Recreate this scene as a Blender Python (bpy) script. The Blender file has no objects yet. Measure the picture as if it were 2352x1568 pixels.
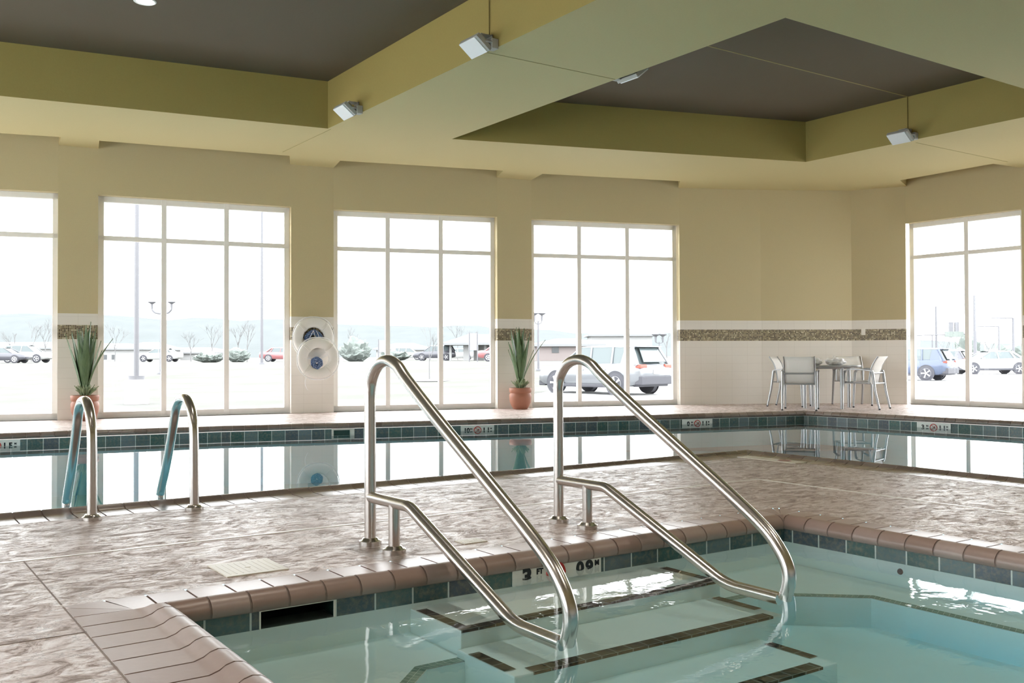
import bpy, bmesh, math, random
from mathutils import Vector, Matrix
random.seed(7)
PI = math.pi
COL = bpy.context.scene.collection

# ------------------------------------------------------------------ materials
class NT:
    def __init__(s, name):
        m = bpy.data.materials.new(name); m.use_nodes = True
        s.m = m; s.t = m.node_tree; s.t.nodes.clear()
        s.out = s.t.nodes.new('ShaderNodeOutputMaterial')
    def n(s, typ, **kw):
        nd = s.t.nodes.new('ShaderNode' + typ)
        for k, v in kw.items():
            if k.startswith('i_'):
                nd.inputs[int(k[2:])].default_value = v
            else:
                setattr(nd, k, v)
        return nd
    def l(s, a, b): s.t.links.new(a, b)
    def setin(s, sock, v):
        if hasattr(v, 'is_output') or isinstance(v, bpy.types.NodeSocket): s.l(v, sock)
        else: sock.default_value = v
    def math(s, op, a, b=0.0, c=None):
        nd = s.n('Math', operation=op)
        s.setin(nd.inputs[0], a); s.setin(nd.inputs[1], b)
        if c is not None: s.setin(nd.inputs[2], c)
        return nd.outputs[0]
    def mix(s, f, a, b):
        nd = s.n('Mix', data_type='RGBA')
        s.setin(nd.inputs[0], f)
        for k, v in ((6, a), (7, b)):
            if isinstance(v, tuple): nd.inputs[k].default_value = (*v[:3], 1)
            else: s.l(v, nd.inputs[k])
        return nd.outputs[2]
    def noise(s, vec, scale, detail=4, rough=.55, dist=0.0):
        nd = s.n('TexNoise'); nd.inputs['Scale'].default_value = scale
        nd.inputs['Detail'].default_value = detail; nd.inputs['Roughness'].default_value = rough
        nd.inputs['Distortion'].default_value = dist
        if vec is not None: s.l(vec, nd.inputs['Vector'])
        return nd.outputs['Fac']
    def ramp(s, f, *stops):
        nd = s.n('ValToRGB'); e = nd.color_ramp.elements
        while len(e) < len(stops): e.new(.5)
        for k, (p, c) in enumerate(stops):
            e[k].position = p
            e[k].color = (*c, 1) if isinstance(c, tuple) else (c, c, c, 1)
        s.l(f, nd.inputs[0]); return nd.outputs[0]
    def obj(s): return s.n('TexCoord').outputs['Object']
    def geo(s): return s.n('NewGeometry').outputs['Position']
    def uv(s): return s.n('TexCoord').outputs['UV']
    def mapping(s, vec, sc):
        nd = s.n('Mapping'); nd.inputs['Scale'].default_value = sc; s.l(vec, nd.inputs['Vector']); return nd.outputs[0]
    def bump(s, h, strength=.3, dist=.01):
        nd = s.n('Bump'); nd.inputs['Strength'].default_value = strength; nd.inputs['Distance'].default_value = dist
        s.l(h, nd.inputs['Height']); return nd.outputs[0]
    def bsdf(s, color, rough=.5, metal=0.0, normal=None, spec=.5, coat=0.0, emit=None, estr=0.0):
        b = s.n('BsdfPrincipled')
        if isinstance(color, tuple): b.inputs['Base Color'].default_value = (*color[:3], 1)
        else: s.l(color, b.inputs['Base Color'])
        s.setin(b.inputs['Roughness'], rough)
        b.inputs['Metallic'].default_value = metal
        b.inputs['Specular IOR Level'].default_value = spec
        b.inputs['Coat Weight'].default_value = coat
        b.inputs['Coat Roughness'].default_value = .1
        if normal is not None: s.l(normal, b.inputs['Normal'])
        if emit: b.inputs['Emission Color'].default_value = (*emit, 1); b.inputs['Emission Strength'].default_value = estr
        s.l(b.outputs[0], s.out.inputs[0]); return s.m

def simple(name, color, rough=.5, metal=0.0, var=0.08, scale=20, spec=.5, coat=0.0, bump=0.0):
    k = NT(name)
    f = k.noise(k.obj(), scale, 3)
    c = k.mix(f, tuple(max(0, x * (1 - var)) for x in color), tuple(x * (1 + var) for x in color))
    nrm = k.bump(f, bump, .01) if bump else None
    return k.bsdf(c, rough, metal, nrm, spec, coat)

M = {}
def mats():
    # paint + white wall tile + mosaic band, by height above the deck
    def wallmat(name, paint):
        k = NT(name)
        uv = k.uv(); sep = k.n('SeparateXYZ'); k.l(uv, sep.inputs[0])
        u, v = sep.outputs[0], sep.outputs[1]
        pos = k.n('SeparateXYZ'); k.l(k.geo(), pos.inputs[0]); z = pos.outputs[2]
        # mosaic
        s = 1 / .0235
        mu, mv = k.math('MULTIPLY', u, s), k.math('MULTIPLY', k.math('SUBTRACT', v, 1.17), s)
        fu, fv = k.math('FRACT', mu), k.math('FRACT', mv)
        cmb = k.n('CombineXYZ'); k.l(k.math('FLOOR', mu), cmb.inputs[0]); k.l(k.math('FLOOR', mv), cmb.inputs[1])
        wn = k.n('TexWhiteNoise', noise_dimensions='2D'); k.l(cmb.outputs[0], wn.inputs['Vector'])
        chip = k.ramp(wn.outputs[0], (0, (.055, .035, .018)), (.33, (.10, .07, .035)), (.6, (.28, .22, .12)), (.8, (.16, .13, .06)), (1, (.55, .48, .33)))
        g = k.math('MAXIMUM', k.math('LESS_THAN', fu, .14), k.math('LESS_THAN', fv, .14))
        mos = k.mix(g, chip, (.62, .57, .46))
        # big white tiles
        tu, tv = k.math('FRACT', k.math('MULTIPLY', u, 1 / .30)), k.math('FRACT', k.math('MULTIPLY', k.math('SUBTRACT', v, 1.17 - .15 * 7.8), 1 / .15))
        tg = k.math('MAXIMUM', k.math('LESS_THAN', tu, .01), k.math('LESS_THAN', tv, .02))
        tile = k.mix(tg, (.80, .76, .70), (.66, .62, .56))
        inband = k.math('MULTIPLY', k.math('GREATER_THAN', z, 1.17), k.math('LESS_THAN', z, 1.376))
        tl = k.mix(inband, tile, mos)
        istile = k.math('LESS_THAN', z, 1.545)
        pn = k.noise(k.geo(), 60, 3)
        pc = k.mix(pn, tuple(x * .96 for x in paint), tuple(x * 1.04 for x in paint))
        c = k.mix(istile, pc, tl)
        rough = k.math('SUBTRACT', .62, k.math('MULTIPLY', istile, k.math('SUBTRACT', .38, k.math('MULTIPLY', inband, .12))))
        h = k.math('MULTIPLY', pn, .15)
        return k.bsdf(c, rough, 0, k.bump(h, .08, .01), .35)
    M['wall'] = wallmat('wall_paint_and_tile', (.56, .475, .285))
    def paint(name, col, sc=50):
        k = NT(name); n1 = k.noise(k.geo(), sc, 4); n2 = k.noise(k.geo(), 1.3, 3)
        c = k.mix(n1, tuple(x * .95 for x in col), tuple(x * 1.05 for x in col))
        c = k.mix(k.math('MULTIPLY', n2, .10), c, tuple(x * .8 for x in col))
        return k.bsdf(c, .7, 0, k.bump(n1, .1, .01), .3)
    M['soffit'] = paint('khaki_ceiling_paint', (.60, .51, .27))
    M['fascia'] = paint('shaded_olive_gold_fascia', (.40, .31, .10))  # darker, more golden than the soffit; weaker bounce light put into the colour
    M['tray'] = paint('dark_brown_tray_paint', (.135, .105, .07))
    # stamped concrete deck
    k = NT('stamped_concrete_deck')
    P = k.geo()
    rot = k.n('Mapping'); rot.inputs['Rotation'].default_value = (0, 0, math.radians(-35)); rot.inputs['Scale'].default_value = (1, 1.7, 1)
    k.l(P, rot.inputs['Vector']); rv = rot.outputs[0]
    big = k.noise(rv, .8, 4, .6, .6); med = k.noise(rv, 6.0, 8, .74, 1.6); fine = k.noise(rv, 26, 6, .7, 1.2)
    wn = k.n('TexNoise'); wn.inputs['Scale'].default_value = 2.6; wn.inputs['Detail'].default_value = 6; wn.inputs['Roughness'].default_value = .65; k.l(rv, wn.inputs['Vector'])
    wv = k.n('VectorMath', operation='MULTIPLY_ADD'); k.l(wn.outputs['Color'], wv.inputs[0]); wv.inputs[1].default_value = (1.3, 1.3, 1.3); k.l(rv, wv.inputs[2])
    vor = k.n('TexVoronoi', feature='DISTANCE_TO_EDGE'); vor.inputs['Scale'].default_value = 2.6; k.l(wv.outputs[0], vor.inputs['Vector'])
    crack = k.ramp(vor.outputs['Distance'], (0, 0.0), (.035, 1.0))
    c = k.mix(k.ramp(big, (.38, 0.0), (.66, 1.0)), (.60, .48, .45), (.42, .325, .28))
    c = k.mix(k.ramp(med, (.46, 0.0), (.60, 1.0)), c, (.72, .64, .615))
    c = k.mix(k.math('MULTIPLY', k.ramp(med, (.38, 1.0), (.48, 0.0)), .9), c, (.22, .155, .12))
    c = k.mix(k.math('MULTIPLY', k.ramp(fine, (.50, 0.0), (.66, 1.0)), .5), c, (.33, .25, .21))
    crk = k.math('MULTIPLY', k.math('SUBTRACT', 1.0, crack), k.ramp(med, (.42, 0.0), (.55, .8)))
    c = k.mix(crk, c, (.16, .11, .09))
    h = k.math('ADD', k.math('MULTIPLY', med, 1.8), k.math('MULTIPLY', fine, .5))
    h = k.math('ADD', h, k.math('MULTIPLY', crack, .25))
    rg = k.math('ADD', k.ramp(med, (.40, .52), (.60, .25)), k.math('MULTIPLY', fine, .12))
    M['deck'] = k.bsdf(c, rg, 0, k.bump(h, .17, .016), .5)
    # coping brick (colour varies brick by brick)
    k = NT('coping_brick')
    at = k.n('Attribute', attribute_name='rnd'); r = at.outputs['Fac']
    c = k.mix(r, (.335, .23, .195), (.44, .345, .315))
    n = k.noise(k.geo(), 30, 4); c = k.mix(k.math('MULTIPLY', n, .35), c, (.27, .18, .15))
    M['brick'] = k.bsdf(c, .36, 0, k.bump(n, .1, .005), .65)
    k = NT('shaded_wet_coping_brick'); at = k.n('Attribute', attribute_name='rnd')  # darker copy of the coping brick: shade and wetness put into its colour
    n = k.noise(k.geo(), 30, 4); c = k.mix(k.math('MULTIPLY', n, .35), k.mix(at.outputs['Fac'], (.20, .15, .13), (.30, .245, .22)), (.15, .11, .09))
    M['brick_shaded'] = k.bsdf(c, .24, 0, k.bump(n, .1, .005), .8)
    M['grout_br'] = simple('coping_grout', (.28, .22, .20), .7)
    # waterline tile
    k = NT('slate_waterline_tile')
    sep = k.n('SeparateXYZ'); k.l(k.uv(), sep.inputs[0]); u, v = sep.outputs[0], sep.outputs[1]
    fu = k.math('FRACT', u); fl = k.math('FLOOR', u)
    wn = k.n('TexWhiteNoise', noise_dimensions='1D'); k.l(fl, wn.inputs['W'])
    base = k.ramp(wn.outputs[0], (0, (.05, .115, .11)), (.4, (.09, .11, .14)), (.7, (.08, .155, .145)), (1, (.15, .19, .23)))
    n = k.noise(k.geo(), 45, 5, .7); base = k.mix(k.ramp(n, (.45, 0.0), (.7, .6)), base, (.26, .24, .19))
    g = k.math('MAXIMUM', k.math('LESS_THAN', fu, .045), k.math('GREATER_THAN', v, .965))
    M['tile'] = k.bsdf(k.mix(g, base, (.62, .68, .66)), .18, 0, None, .5)
    k = NT('green_skimmer_tile'); n = k.noise(k.obj(), 30)
    M['skim'] = k.bsdf(k.mix(n, (.018, .05, .045), (.03, .075, .065)), .25)
    M['plaster'] = simple('pool_plaster', (.78, .86, .84), .6, scale=6, var=.04)
    M['plaster_dk'] = simple('main_pool_plaster', (.22, .50, .59), .6, scale=3, var=.04)
    # step edge tiles
    def rowtile(name, a, b, grout, pitch):
        k = NT(name); sep = k.n('SeparateXYZ'); k.l(k.uv(), sep.inputs[0])
        fu = k.math('FRACT', k.math('MULTIPLY', sep.outputs[0], 1 / pitch)); fv = k.math('FRACT', sep.outputs[1])
        cm = k.n('CombineXYZ'); k.l(k.math('FLOOR', k.math('MULTIPLY', sep.outputs[0], 1 / pitch)), cm.inputs[0]); k.l(k.math('FLOOR', sep.outputs[1]), cm.inputs[1])
        wn = k.n('TexWhiteNoise', noise_dimensions='2D'); k.l(cm.outputs[0], wn.inputs['Vector'])
        c = k.mix(wn.outputs[0], a, b)
        g = k.math('MAXIMUM', k.math('LESS_THAN', fu, .07), k.math('LESS_THAN', fv, .06))
        return k.bsdf(k.mix(g, c, grout), .6, spec=.1)
    M['black_tile'] = rowtile('black_step_tile', (.010, .009, .007), (.028, .025, .019), (.20, .22, .20), .076)
    M['green_tile'] = rowtile('green_bench_tile', (.12, .22, .19), (.20, .31, .27), (.60, .66, .62), .026)
    # water
    def water(name, absorb, dens, bscale, bstr, detail=3):
        k = NT(name)
        fr = k.n('Fresnel'); fr.inputs['IOR'].default_value = 1.333
        n1 = k.noise(k.mapping(k.geo(), (1, 1, 1)), bscale, detail, .5, .4)
        n2 = k.noise(k.geo(), bscale * .22, 2, .5)
        area = k.ramp(n2, (.45, .35), (.62, 1.0))
        h = k.math('MULTIPLY', n1, area)
        bp = k.bump(h, bstr, .02)
        k.l(bp, fr.inputs['Normal'])
        gl = k.n('BsdfGlossy'); gl.inputs['Roughness'].default_value = .0; k.l(bp, gl.inputs['Normal'])
        tr = k.n('BsdfTransparent')
        back = k.n('NewGeometry').outputs['Backfacing']
        f = k.math('MULTIPLY', fr.outputs[0], k.math('SUBTRACT', 1.0, back))
        mx = k.n('MixShader'); k.l(f, mx.inputs[0]); k.l(tr.outputs[0], mx.inputs[1]); k.l(gl.outputs[0], mx.inputs[2])
        k.l(mx.outputs[0], k.out.inputs[0])
        va = k.n('VolumeAbsorption'); va.inputs['Color'].default_value = (*absorb, 1); va.inputs['Density'].default_value = dens
        k.l(va.outputs[0], k.out.inputs[1]); return k.m
    M['spa_water'] = water('spa_water', (.25, .84, 1.0), .85, 9.0, .075)
    M['pool_water'] = water('pool_water', (.20, .80, .86), .10, 5.0, .007)
    # glass
    def glass(name, tint, gloss=1.0):
        k = NT(name); fr = k.n('Fresnel'); fr.inputs['IOR'].default_value = 1.45
        tr = k.n('BsdfTransparent'); tr.inputs[0].default_value = (*tint, 1)
        gl = k.n('BsdfGlossy'); gl.inputs['Roughness'].default_value = .0
        back = k.n('NewGeometry').outputs['Backfacing']
        f = k.math('MULTIPLY', fr.outputs[0], k.math('SUBTRACT', 1.0, back))
        mx = k.n('MixShader'); k.l(k.math('MULTIPLY', f, gloss), mx.inputs[0]); k.l(tr.outputs[0], mx.inputs[1]); k.l(gl.outputs[0], mx.inputs[2])
        k.l(mx.outputs[0], k.out.inputs[0]); return k.m
    M['glass'] = glass('clear_window_glass', (.97, .98, .98), .6)
    M['frame'] = simple('white_aluminium_frame', (.90, .88, .85), .4, var=.02)
    k = NT('brushed_stainless_steel')
    M['steel'] = k.bsdf((.70, .67, .645), .24, 1.0, None)
    M['silver'] = simple('grey_metal_paint', (.42, .43, .44), .32, .75, var=.03)
    M['rubber'] = simple('black_rubber', (.02, .02, .02), .7)
    k = NT('white_sling_fabric'); w = k.n('TexWave', wave_type='BANDS', bands_direction='Z'); w.inputs['Scale'].default_value = 120; k.l(k.obj(), w.inputs['Vector'])
    cc = k.mix(w.outputs['Fac'], (.90, .89, .87), (.94, .93, .92)); M['sling'] = k.bsdf(cc, .7)
    pb = k.out.inputs[0].links[0].from_socket; tl = k.n('BsdfTranslucent'); k.l(cc, tl.inputs[0]); mx = k.n('MixShader'); mx.inputs[0].default_value = .42; k.l(pb, mx.inputs[1]); k.l(tl.outputs[0], mx.inputs[2]); k.l(mx.outputs[0], k.out.inputs[0])
    M['tabletop'] = simple('grey_laminate_tabletop', (.36, .36, .36), .25, var=.03)
    M['cloth'] = simple('white_cotton_cloth', (.86, .85, .86), .85, var=.03)
    M['terracotta'] = simple('terracotta_clay', (.36, .15, .09), .55, var=.12, scale=8, bump=.05)
    k = NT('green_agave_leaf'); n = k.noise(k.mapping(k.obj(), (12, 12, 1)), 6, 3)
    M['leaf'] = k.bsdf(k.mix(n, (.035, .085, .035), (.15, .23, .10)), .42)
    M['leaf2'] = simple('pale_green_leaf', (.26, .33, .19), .5, var=.35, scale=30)
    M['soil'] = simple('dark_potting_soil', (.05, .04, .03), .9)
    M['ring'] = simple('white_ring_plastic', (.83, .81, .77), .3, var=.02)
    M['rope_w'] = simple('white_rope', (.85, .85, .86), .8)
    k = NT('blue_rope'); n = k.noise(k.obj(), 90, 3)
    M['rope_b'] = k.bsdf(k.ramp(n, (.35, (.04, .06, .12)), (.5, (.10, .18, .38)), (.68, (.45, .55, .72))), .7)
    M['white_lens'] = simple('white_frosted_lens', (.88, .90, .92), .3, var=.01)
    M['fix_grey'] = simple('grey_cast_housing', (.46, .46, .43), .45, var=.05)
    M['dark_line'] = simple('dark_olive_conduit', (.16, .12, .03), .7)
    M['joint'] = simple('ceiling_joint', (.40, .33, .15), .8)
    M['plate'] = simple('white_plastic_plate', (.85, .82, .76), .35, var=.02)
    M['sign'] = simple('white_ceramic_sign', (.82, .83, .80), .25, var=.02)
    M['ink'] = simple('black_ceramic_ink', (.012, .014, .02), .3)
    M['pink'] = simple('faded_pink_ink', (.46, .30, .26), .5)
    M['red'] = simple('red_ceramic_ink', (.55, .05, .04), .3)
    M['deck_lid'] = simple('ivory_plastic_lid', (.66, .62, .53), .4, var=.05, scale=60)
    M['drainw'] = simple('white_drain_strip', (.93, .91, .88), .38, var=.03, spec=.9)
    M['lampglow'] = NT('downlight_glow').bsdf((.9, .9, .85), .5, emit=(1, .93, .80), estr=14.0)
    # outdoors
    k = NT('winter_lawn'); n = k.noise(k.geo(), .25, 5, .6); n2 = k.noise(k.geo(), 3.0, 4)
    c = k.mix(k.ramp(n, (.40, 0.0), (.62, 1.0)), (.120, .120, .115), (.099, .101, .088)); c = k.mix(k.math('MULTIPLY', n2, .25), c, (.108, .106, .096))
    M['lawn'] = k.bsdf(c, .95, spec=.1)
    M['asphalt'] = simple('pale_asphalt', (.40, .40, .40), .9, var=.05, scale=1)
    M['concrete'] = simple('pale_concrete', (.55, .54, .52), .9, var=.04)
    M['hill'] = simple('hazy_far_hill', (.120, .130, .132), 1, var=.10, scale=.05, spec=0.0)  # distance haze put into the colour as a pale blue-grey
    M['bark'] = simple('grey_bark', (.15, .148, .15), .9)
    M['shrub'] = simple('dull_green_shrub', (.150, .172, .160), .95, var=.2, scale=2)
    M['pole'] = simple('grey_steel_pole', (.118, .118, .130), .5, var=.1, scale=4)
    M['bwall'] = simple('white_siding', (.30, .30, .30), .8, var=.03)
    M['bpink'] = simple('pale_pink_siding', (.21, .18, .175), .8, var=.05)
    M['broof'] = simple('grey_shingle_roof', (.20, .205, .21), .9, var=.05)
    M['bwin'] = simple('dark_window', (.06, .065, .07), .3)
    M['tyre'] = simple('black_tyre', (.05, .05, .06), .8)
    M['rim'] = simple('alloy_rim', (.55, .55, .57), .35, .6)
    M['cglass'] = simple('tinted_car_glass', (.085, .105, .11), .08, var=.05)
    M['tail'] = simple('red_tail_lens', (.30, .05, .03), .2)
    M['trimblk'] = simple('dark_car_trim', (.045, .045, .055), .6)
    def car(name, c): 
        return simple(name, c, .3, 0.15, var=.02, coat=.6)
    M['c_silver'] = car('silver_grey_car_paint', (.135, .142, .155)); M['c_blue'] = car('dark_blue_car_paint', (.05, .068, .115))
    M['c_white'] = car('white_car_paint', (.34, .34, .34)); M['c_red'] = car('red_car_paint', (.27, .10, .105)); M['c_dark'] = car('charcoal_car_paint', (.075, .075, .09))
mats()

# ------------------------------------------------------------------ mesh helpers
class MB:
    """collects shapes into one mesh"""
    def __init__(s):
        s.v = []; s.f = []; s.uv = []; s.r = []; s.sm = []
    def face(s, pts, uv=None, rnd=0.0, smooth=False):
        b = len(s.v); s.v += [tuple(p) for p in pts]; s.f.append(list(range(b, b + len(pts))))
        s.uv.append(uv or [(0, 0)] * len(pts)); s.r.append(rnd); s.sm.append(smooth)
    def raw(s, verts, faces, smooth=False, rnd=0.0, uvs=None):
        b = len(s.v); s.v += [tuple(p) for p in verts]
        for k, f in enumerate(faces):
            s.f.append([b + i for i in f]); s.uv.append(uvs[k] if uvs else [(0, 0)] * len(f)); s.r.append(rnd); s.sm.append(smooth)
    def box(s, c, d, rot=None, rnd=0.0):
        x, y, z = d[0] / 2, d[1] / 2, d[2] / 2
        vs = [Vector((sx * x, sy * y, sz * z)) for sz in (-1, 1) for sy in (-1, 1) for sx in (-1, 1)]
        if rot is not None: vs = [rot @ p for p in vs]
        vs = [p + Vector(c) for p in vs]
        s.raw(vs, [(0, 2, 3, 1), (4, 5, 7, 6), (0, 1, 5, 4), (2, 6, 7, 3), (0, 4, 6, 2), (1, 3, 7, 5)], rnd=rnd)
    def tube(s, pts, r, n=16, cap=True, closed=False):
        pts = [Vector(p) for p in pts]; N = len(pts)
        rs = r if isinstance(r, (list, tuple)) else [r] * N
        T = []
        for i in range(N):
            if closed: t = pts[(i + 1) % N] - pts[i - 1]
            else: t = pts[min(i + 1, N - 1)] - pts[max(i - 1, 0)]
            T.append(t.normalized())
        a = Vector((1, 0, 0)) if abs(T[0].x) < .9 else Vector((0, 1, 0))
        nn = (a - T[0] * a.dot(T[0])).normalized(); vs = []
        for i in range(N):
            nn = (nn - T[i] * nn.dot(T[i])).normalized(); bb = T[i].cross(nn)
            for k in range(n):
                q = 2 * PI * k / n; vs.append(pts[i] + (nn * math.cos(q) + bb * math.sin(q)) * rs[i])
        fs = []
        for i in range(N if closed else N - 1):
            j = (i + 1) % N
            for k in range(n):
                fs.append((i * n + k, i * n + (k + 1) % n, j * n + (k + 1) % n, j * n + k))
        s.raw(vs, fs, True)
        if cap and not closed:
            b = len(s.v) - N * n
            s.f.append([b + k for k in range(n)][::-1]); s.uv.append([(0, 0)] * n); s.r.append(0); s.sm.append(False)
            s.f.append([b + (N - 1) * n + k for k in range(n)]); s.uv.append([(0, 0)] * n); s.r.append(0); s.sm.append(False)
    def lathe(s, prof, c=(0, 0, 0), n=28, rot=None):
        vs = []
        for (r, z) in prof:
            for k in range(n):
                q = 2 * PI * k / n; p = Vector((r * math.cos(q), r * math.sin(q), z))
                if rot is not None: p = rot @ p
                vs.append(p + Vector(c))
        fs = [(i * n + k, i * n + (k + 1) % n, (i + 1) * n + (k + 1) % n, (i + 1) * n + k) for i in range(len(prof) - 1) for k in range(n)]
        s.raw(vs, fs, True)
    def build(s, name, mat, parent=None, auto=True, bevel=0.0, sub=0):
        me = bpy.data.meshes.new(name); me.from_pydata(s.v, [], s.f); me.update()
        ul = me.uv_layers.new(name='UVMap'); i = 0
        for pi, p in enumerate(me.polygons):
            p.use_smooth = s.sm[pi]
            for k, li in enumerate(p.loop_indices): ul.data[li].uv = s.uv[pi][k]
        if any(s.r):
            at = me.attributes.new('rnd', 'FLOAT', 'FACE')
            for pi in range(len(me.polygons)): at.data[pi].value = s.r[pi]
        bm = bmesh.new(); bm.from_mesh(me)
        if auto: bmesh.ops.remove_doubles(bm, verts=bm.verts, dist=1e-5)
        bmesh.ops.recalc_face_normals(bm, faces=bm.faces) if auto else None
        bm.to_mesh(me); bm.free()
        me.materials.append(M[mat] if isinstance(mat, str) else mat)
        if any(s.sm): me.set_sharp_from_angle(angle=math.radians(48))
        o = bpy.data.objects.new(name, me); COL.objects.link(o)
        if parent: o.parent = parent
        if bevel:
            b = o.modifiers.new('bevel', 'BEVEL'); b.width = bevel; b.segments = 2; b.limit_method = 'ANGLE'
        if sub:
            b = o.modifiers.new('sub', 'SUBSURF'); b.levels = sub; b.render_levels = sub
        return o

def tag(o, label, cat, group=None, kind=None):
    o['label'] = label; o['category'] = cat
    if group: o['group'] = group
    if kind: o['kind'] = kind
    return o
def struct(o): o['kind'] = 'structure'; return o
def empty(name, loc=(0, 0, 0), rz=0.0):
    o = bpy.data.objects.new(name, None); COL.objects.link(o); o.location = loc; o.rotation_euler = (0, 0, rz)
    o.empty_display_size = .1; return o
def copy_tree(o, parent=None):
    c = o.copy(); COL.objects.link(c); c.parent = parent
    for ch in o.children: copy_tree(ch, c)
    return c
def arc(pts, rad, n=8):
    """polyline with corners rounded by radius"""
    pts = [Vector(p) for p in pts]; out = [pts[0]]
    for i in range(1, len(pts) - 1):
        r = rad[i - 1] if isinstance(rad, (list, tuple)) else rad
        a = (pts[i - 1] - pts[i]); b = (pts[i + 1] - pts[i])
        la, lb = a.length, b.length; a.normalize(); b.normalize()
        ang = a.angle(b)
        if ang > PI - .02: out.append(pts[i]); continue
        t = min(r / math.tan(ang / 2), la * .49, lb * .49); r2 = t * math.tan(ang / 2)
        bis = (a + b).normalized(); cen = pts[i] + bis * (r2 / math.sin(ang / 2))
        p0 = pts[i] + a * t; p1 = pts[i] + b * t
        v0, v1 = p0 - cen, p1 - cen; w = v0.angle(v1)
        for k in range(n + 1):
            f = k / n
            out.append(cen + (v0 * math.sin((1 - f) * w) + v1 * math.sin(f * w)) / math.sin(w))
    out.append(pts[-1]); return out
def smooth_path(pts, n=6):
    pts = [Vector(p) for p in pts]; out = []
    for i in range(len(pts) - 1):
        p0, p1, p2, p3 = pts[max(i - 1, 0)], pts[i], pts[i + 1], pts[min(i + 2, len(pts) - 1)]
        for k in range(n):
            t = k / n
            out.append(.5 * ((2 * p1) + (p2 - p0) * t + (2 * p0 - 5 * p1 + 4 * p2 - p3) * t * t + (3 * p1 - p0 - 3 * p2 + p3) * t ** 3))
    out.append(pts[-1]); return out
def fill(loops, z, flip=False):
    """polygon with holes -> MB-style verts & faces"""
    bm = bmesh.new(); edges = []
    for lp in loops:
        vs = [bm.verts.new((p[0], p[1], z)) for p in lp]
        for i in range(len(vs)): edges.append(bm.edges.new((vs[i], vs[(i + 1) % len(vs)])))
    bmesh.ops.triangle_fill(bm, use_beauty=True, use_dissolve=False, edges=edges)
    bmesh.ops.recalc_face_normals(bm, faces=bm.faces)
    bm.verts.ensure_lookup_table()
    up = sum(f.normal.z for f in bm.faces) > 0
    vs = [tuple(v.co) for v in bm.verts]; fs = [[v.index for v in f.verts] for f in bm.faces]
    want_up = not flip
    if up != want_up: fs = [f[::-1] for f in fs]
    bm.free(); return vs, fs
def text(s, size, mat, parent, mtx, thick=.004, name='lettering', center=True, extrude=.0012):
    cu = bpy.data.curves.new('t', 'FONT'); cu.body = s; cu.size = size; cu.offset = thick; cu.extrude = extrude
    cu.align_x = 'CENTER' if center else 'LEFT'; cu.align_y = 'CENTER'
    tmp = bpy.data.objects.new('t', cu); COL.objects.link(tmp)
    dg = bpy.context.evaluated_depsgraph_get(); me = bpy.data.meshes.new_from_object(tmp.evaluated_get(dg))
    bpy.data.objects.remove(tmp)
    me.name = name; me.materials.clear(); me.materials.append(M[mat])
    o = bpy.data.objects.new(name, me); COL.objects.link(o)
    me.transform(mtx)
    if parent: o.parent = parent
    return o

# ------------------------------------------------------------------ plan (metres; X along the pool, Y towards the glazed wall)
ZS, ZT = 3.98, 4.62                     # soffit height, tray height
WATER_SPA, WATER_POOL = -.078, -.12
WALL = [(-6.0, 17.2), (-3.65, 16.65), (-.9, 16.1), (-.3, 15.95), (2.49, 15.18), (3.02, 15.10), (5.82, 14.65), (6.50, 14.54),
        (9.19, 13.77), (9.84, 13.66), (12.55, 12.78), (13.98, 12.11), (15.45, 11.21)]
WIN_BACK = {1: 3, 3: 2, 5: 3, 7: 3, 9: 3}      # segment index -> number of lights
RIGHT = [(15.45, 11.21), (15.90, 10.38), (15.93, 8.28), (15.95, 7.65), (15.95, 5.45), (15.95, 4.85), (15.95, 2.65), (15.95, -5.0)]
WIN_RIGHT = {1: 2, 3: 2, 5: 2}  # the last two are unseen, added for more daylight
LEFT = [(-6.0, -5.0), (-6.0, .5), (-6.0, 3.3), (-6.0, 3.9), (-6.0, 6.7), (-6.0, 7.3), (-6.0, 10.1), (-6.0, 10.7), (-6.0, 13.5), (-6.0, 17.2)]
WIN_LEFT = {1: 3, 3: 3, 5: 3, 7: 3}  # all unseen; the nearest one added to brighten the foreground
HEAD = 3.30
TH = .22

def wall(points, wins, name):
    mb = MB()
    s = 0.0
    for i in range(len(points) - 1):
        a, b = Vector((*points[i], 0)), Vector((*points[i + 1], 0)); e = (b - a); L = e.length; e.normalize(); n = Vector((-e.y, e.x, 0)) * TH
        def blk(z0, z1):
            A, B, C, D = a, b, b + n, a + n
            def q(p, z): return (p.x, p.y, z)
            u0, u1 = s, s + L
            mb.face([q(A, z0), q(B, z0), q(B, z1), q(A, z1)], [(u0, z0), (u1, z0), (u1, z1), (u0, z1)])
            mb.face([q(C, z0), q(D, z0), q(D, z1), q(C, z1)], [(u1, z0), (u0, z0), (u0, z1), (u1, z1)])
            mb.face([q(B, z0), q(C, z0), q(C, z1), q(B, z1)], [(u1, z0), (u1 + TH, z0), (u1 + TH, z1), (u1, z1)])
            mb.face([q(D, z0), q(A, z0), q(A, z1), q(D, z1)], [(u0 - TH, z0), (u0, z0), (u0, z1), (u0 - TH, z1)])
            mb.face([q(A, z1), q(B, z1), q(C, z1), q(D, z1)]); mb.face([q(D, z0), q(C, z0), q(B, z0), q(A, z0)])
        if i in wins: blk(HEAD, 4.5); blk(-.6, 0.0)
        else: blk(-.6, 4.5)
        s += L
    return struct(mb.build(name, 'wall', auto=False))
wall(WALL, WIN_BACK, 'wall_back'); wall(RIGHT, WIN_RIGHT, 'wall_right'); wall(LEFT, WIN_LEFT, 'wall_left')
wall([(15.95, -5.0), (-6.0, -5.0)], {}, 'wall_front')
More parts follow.
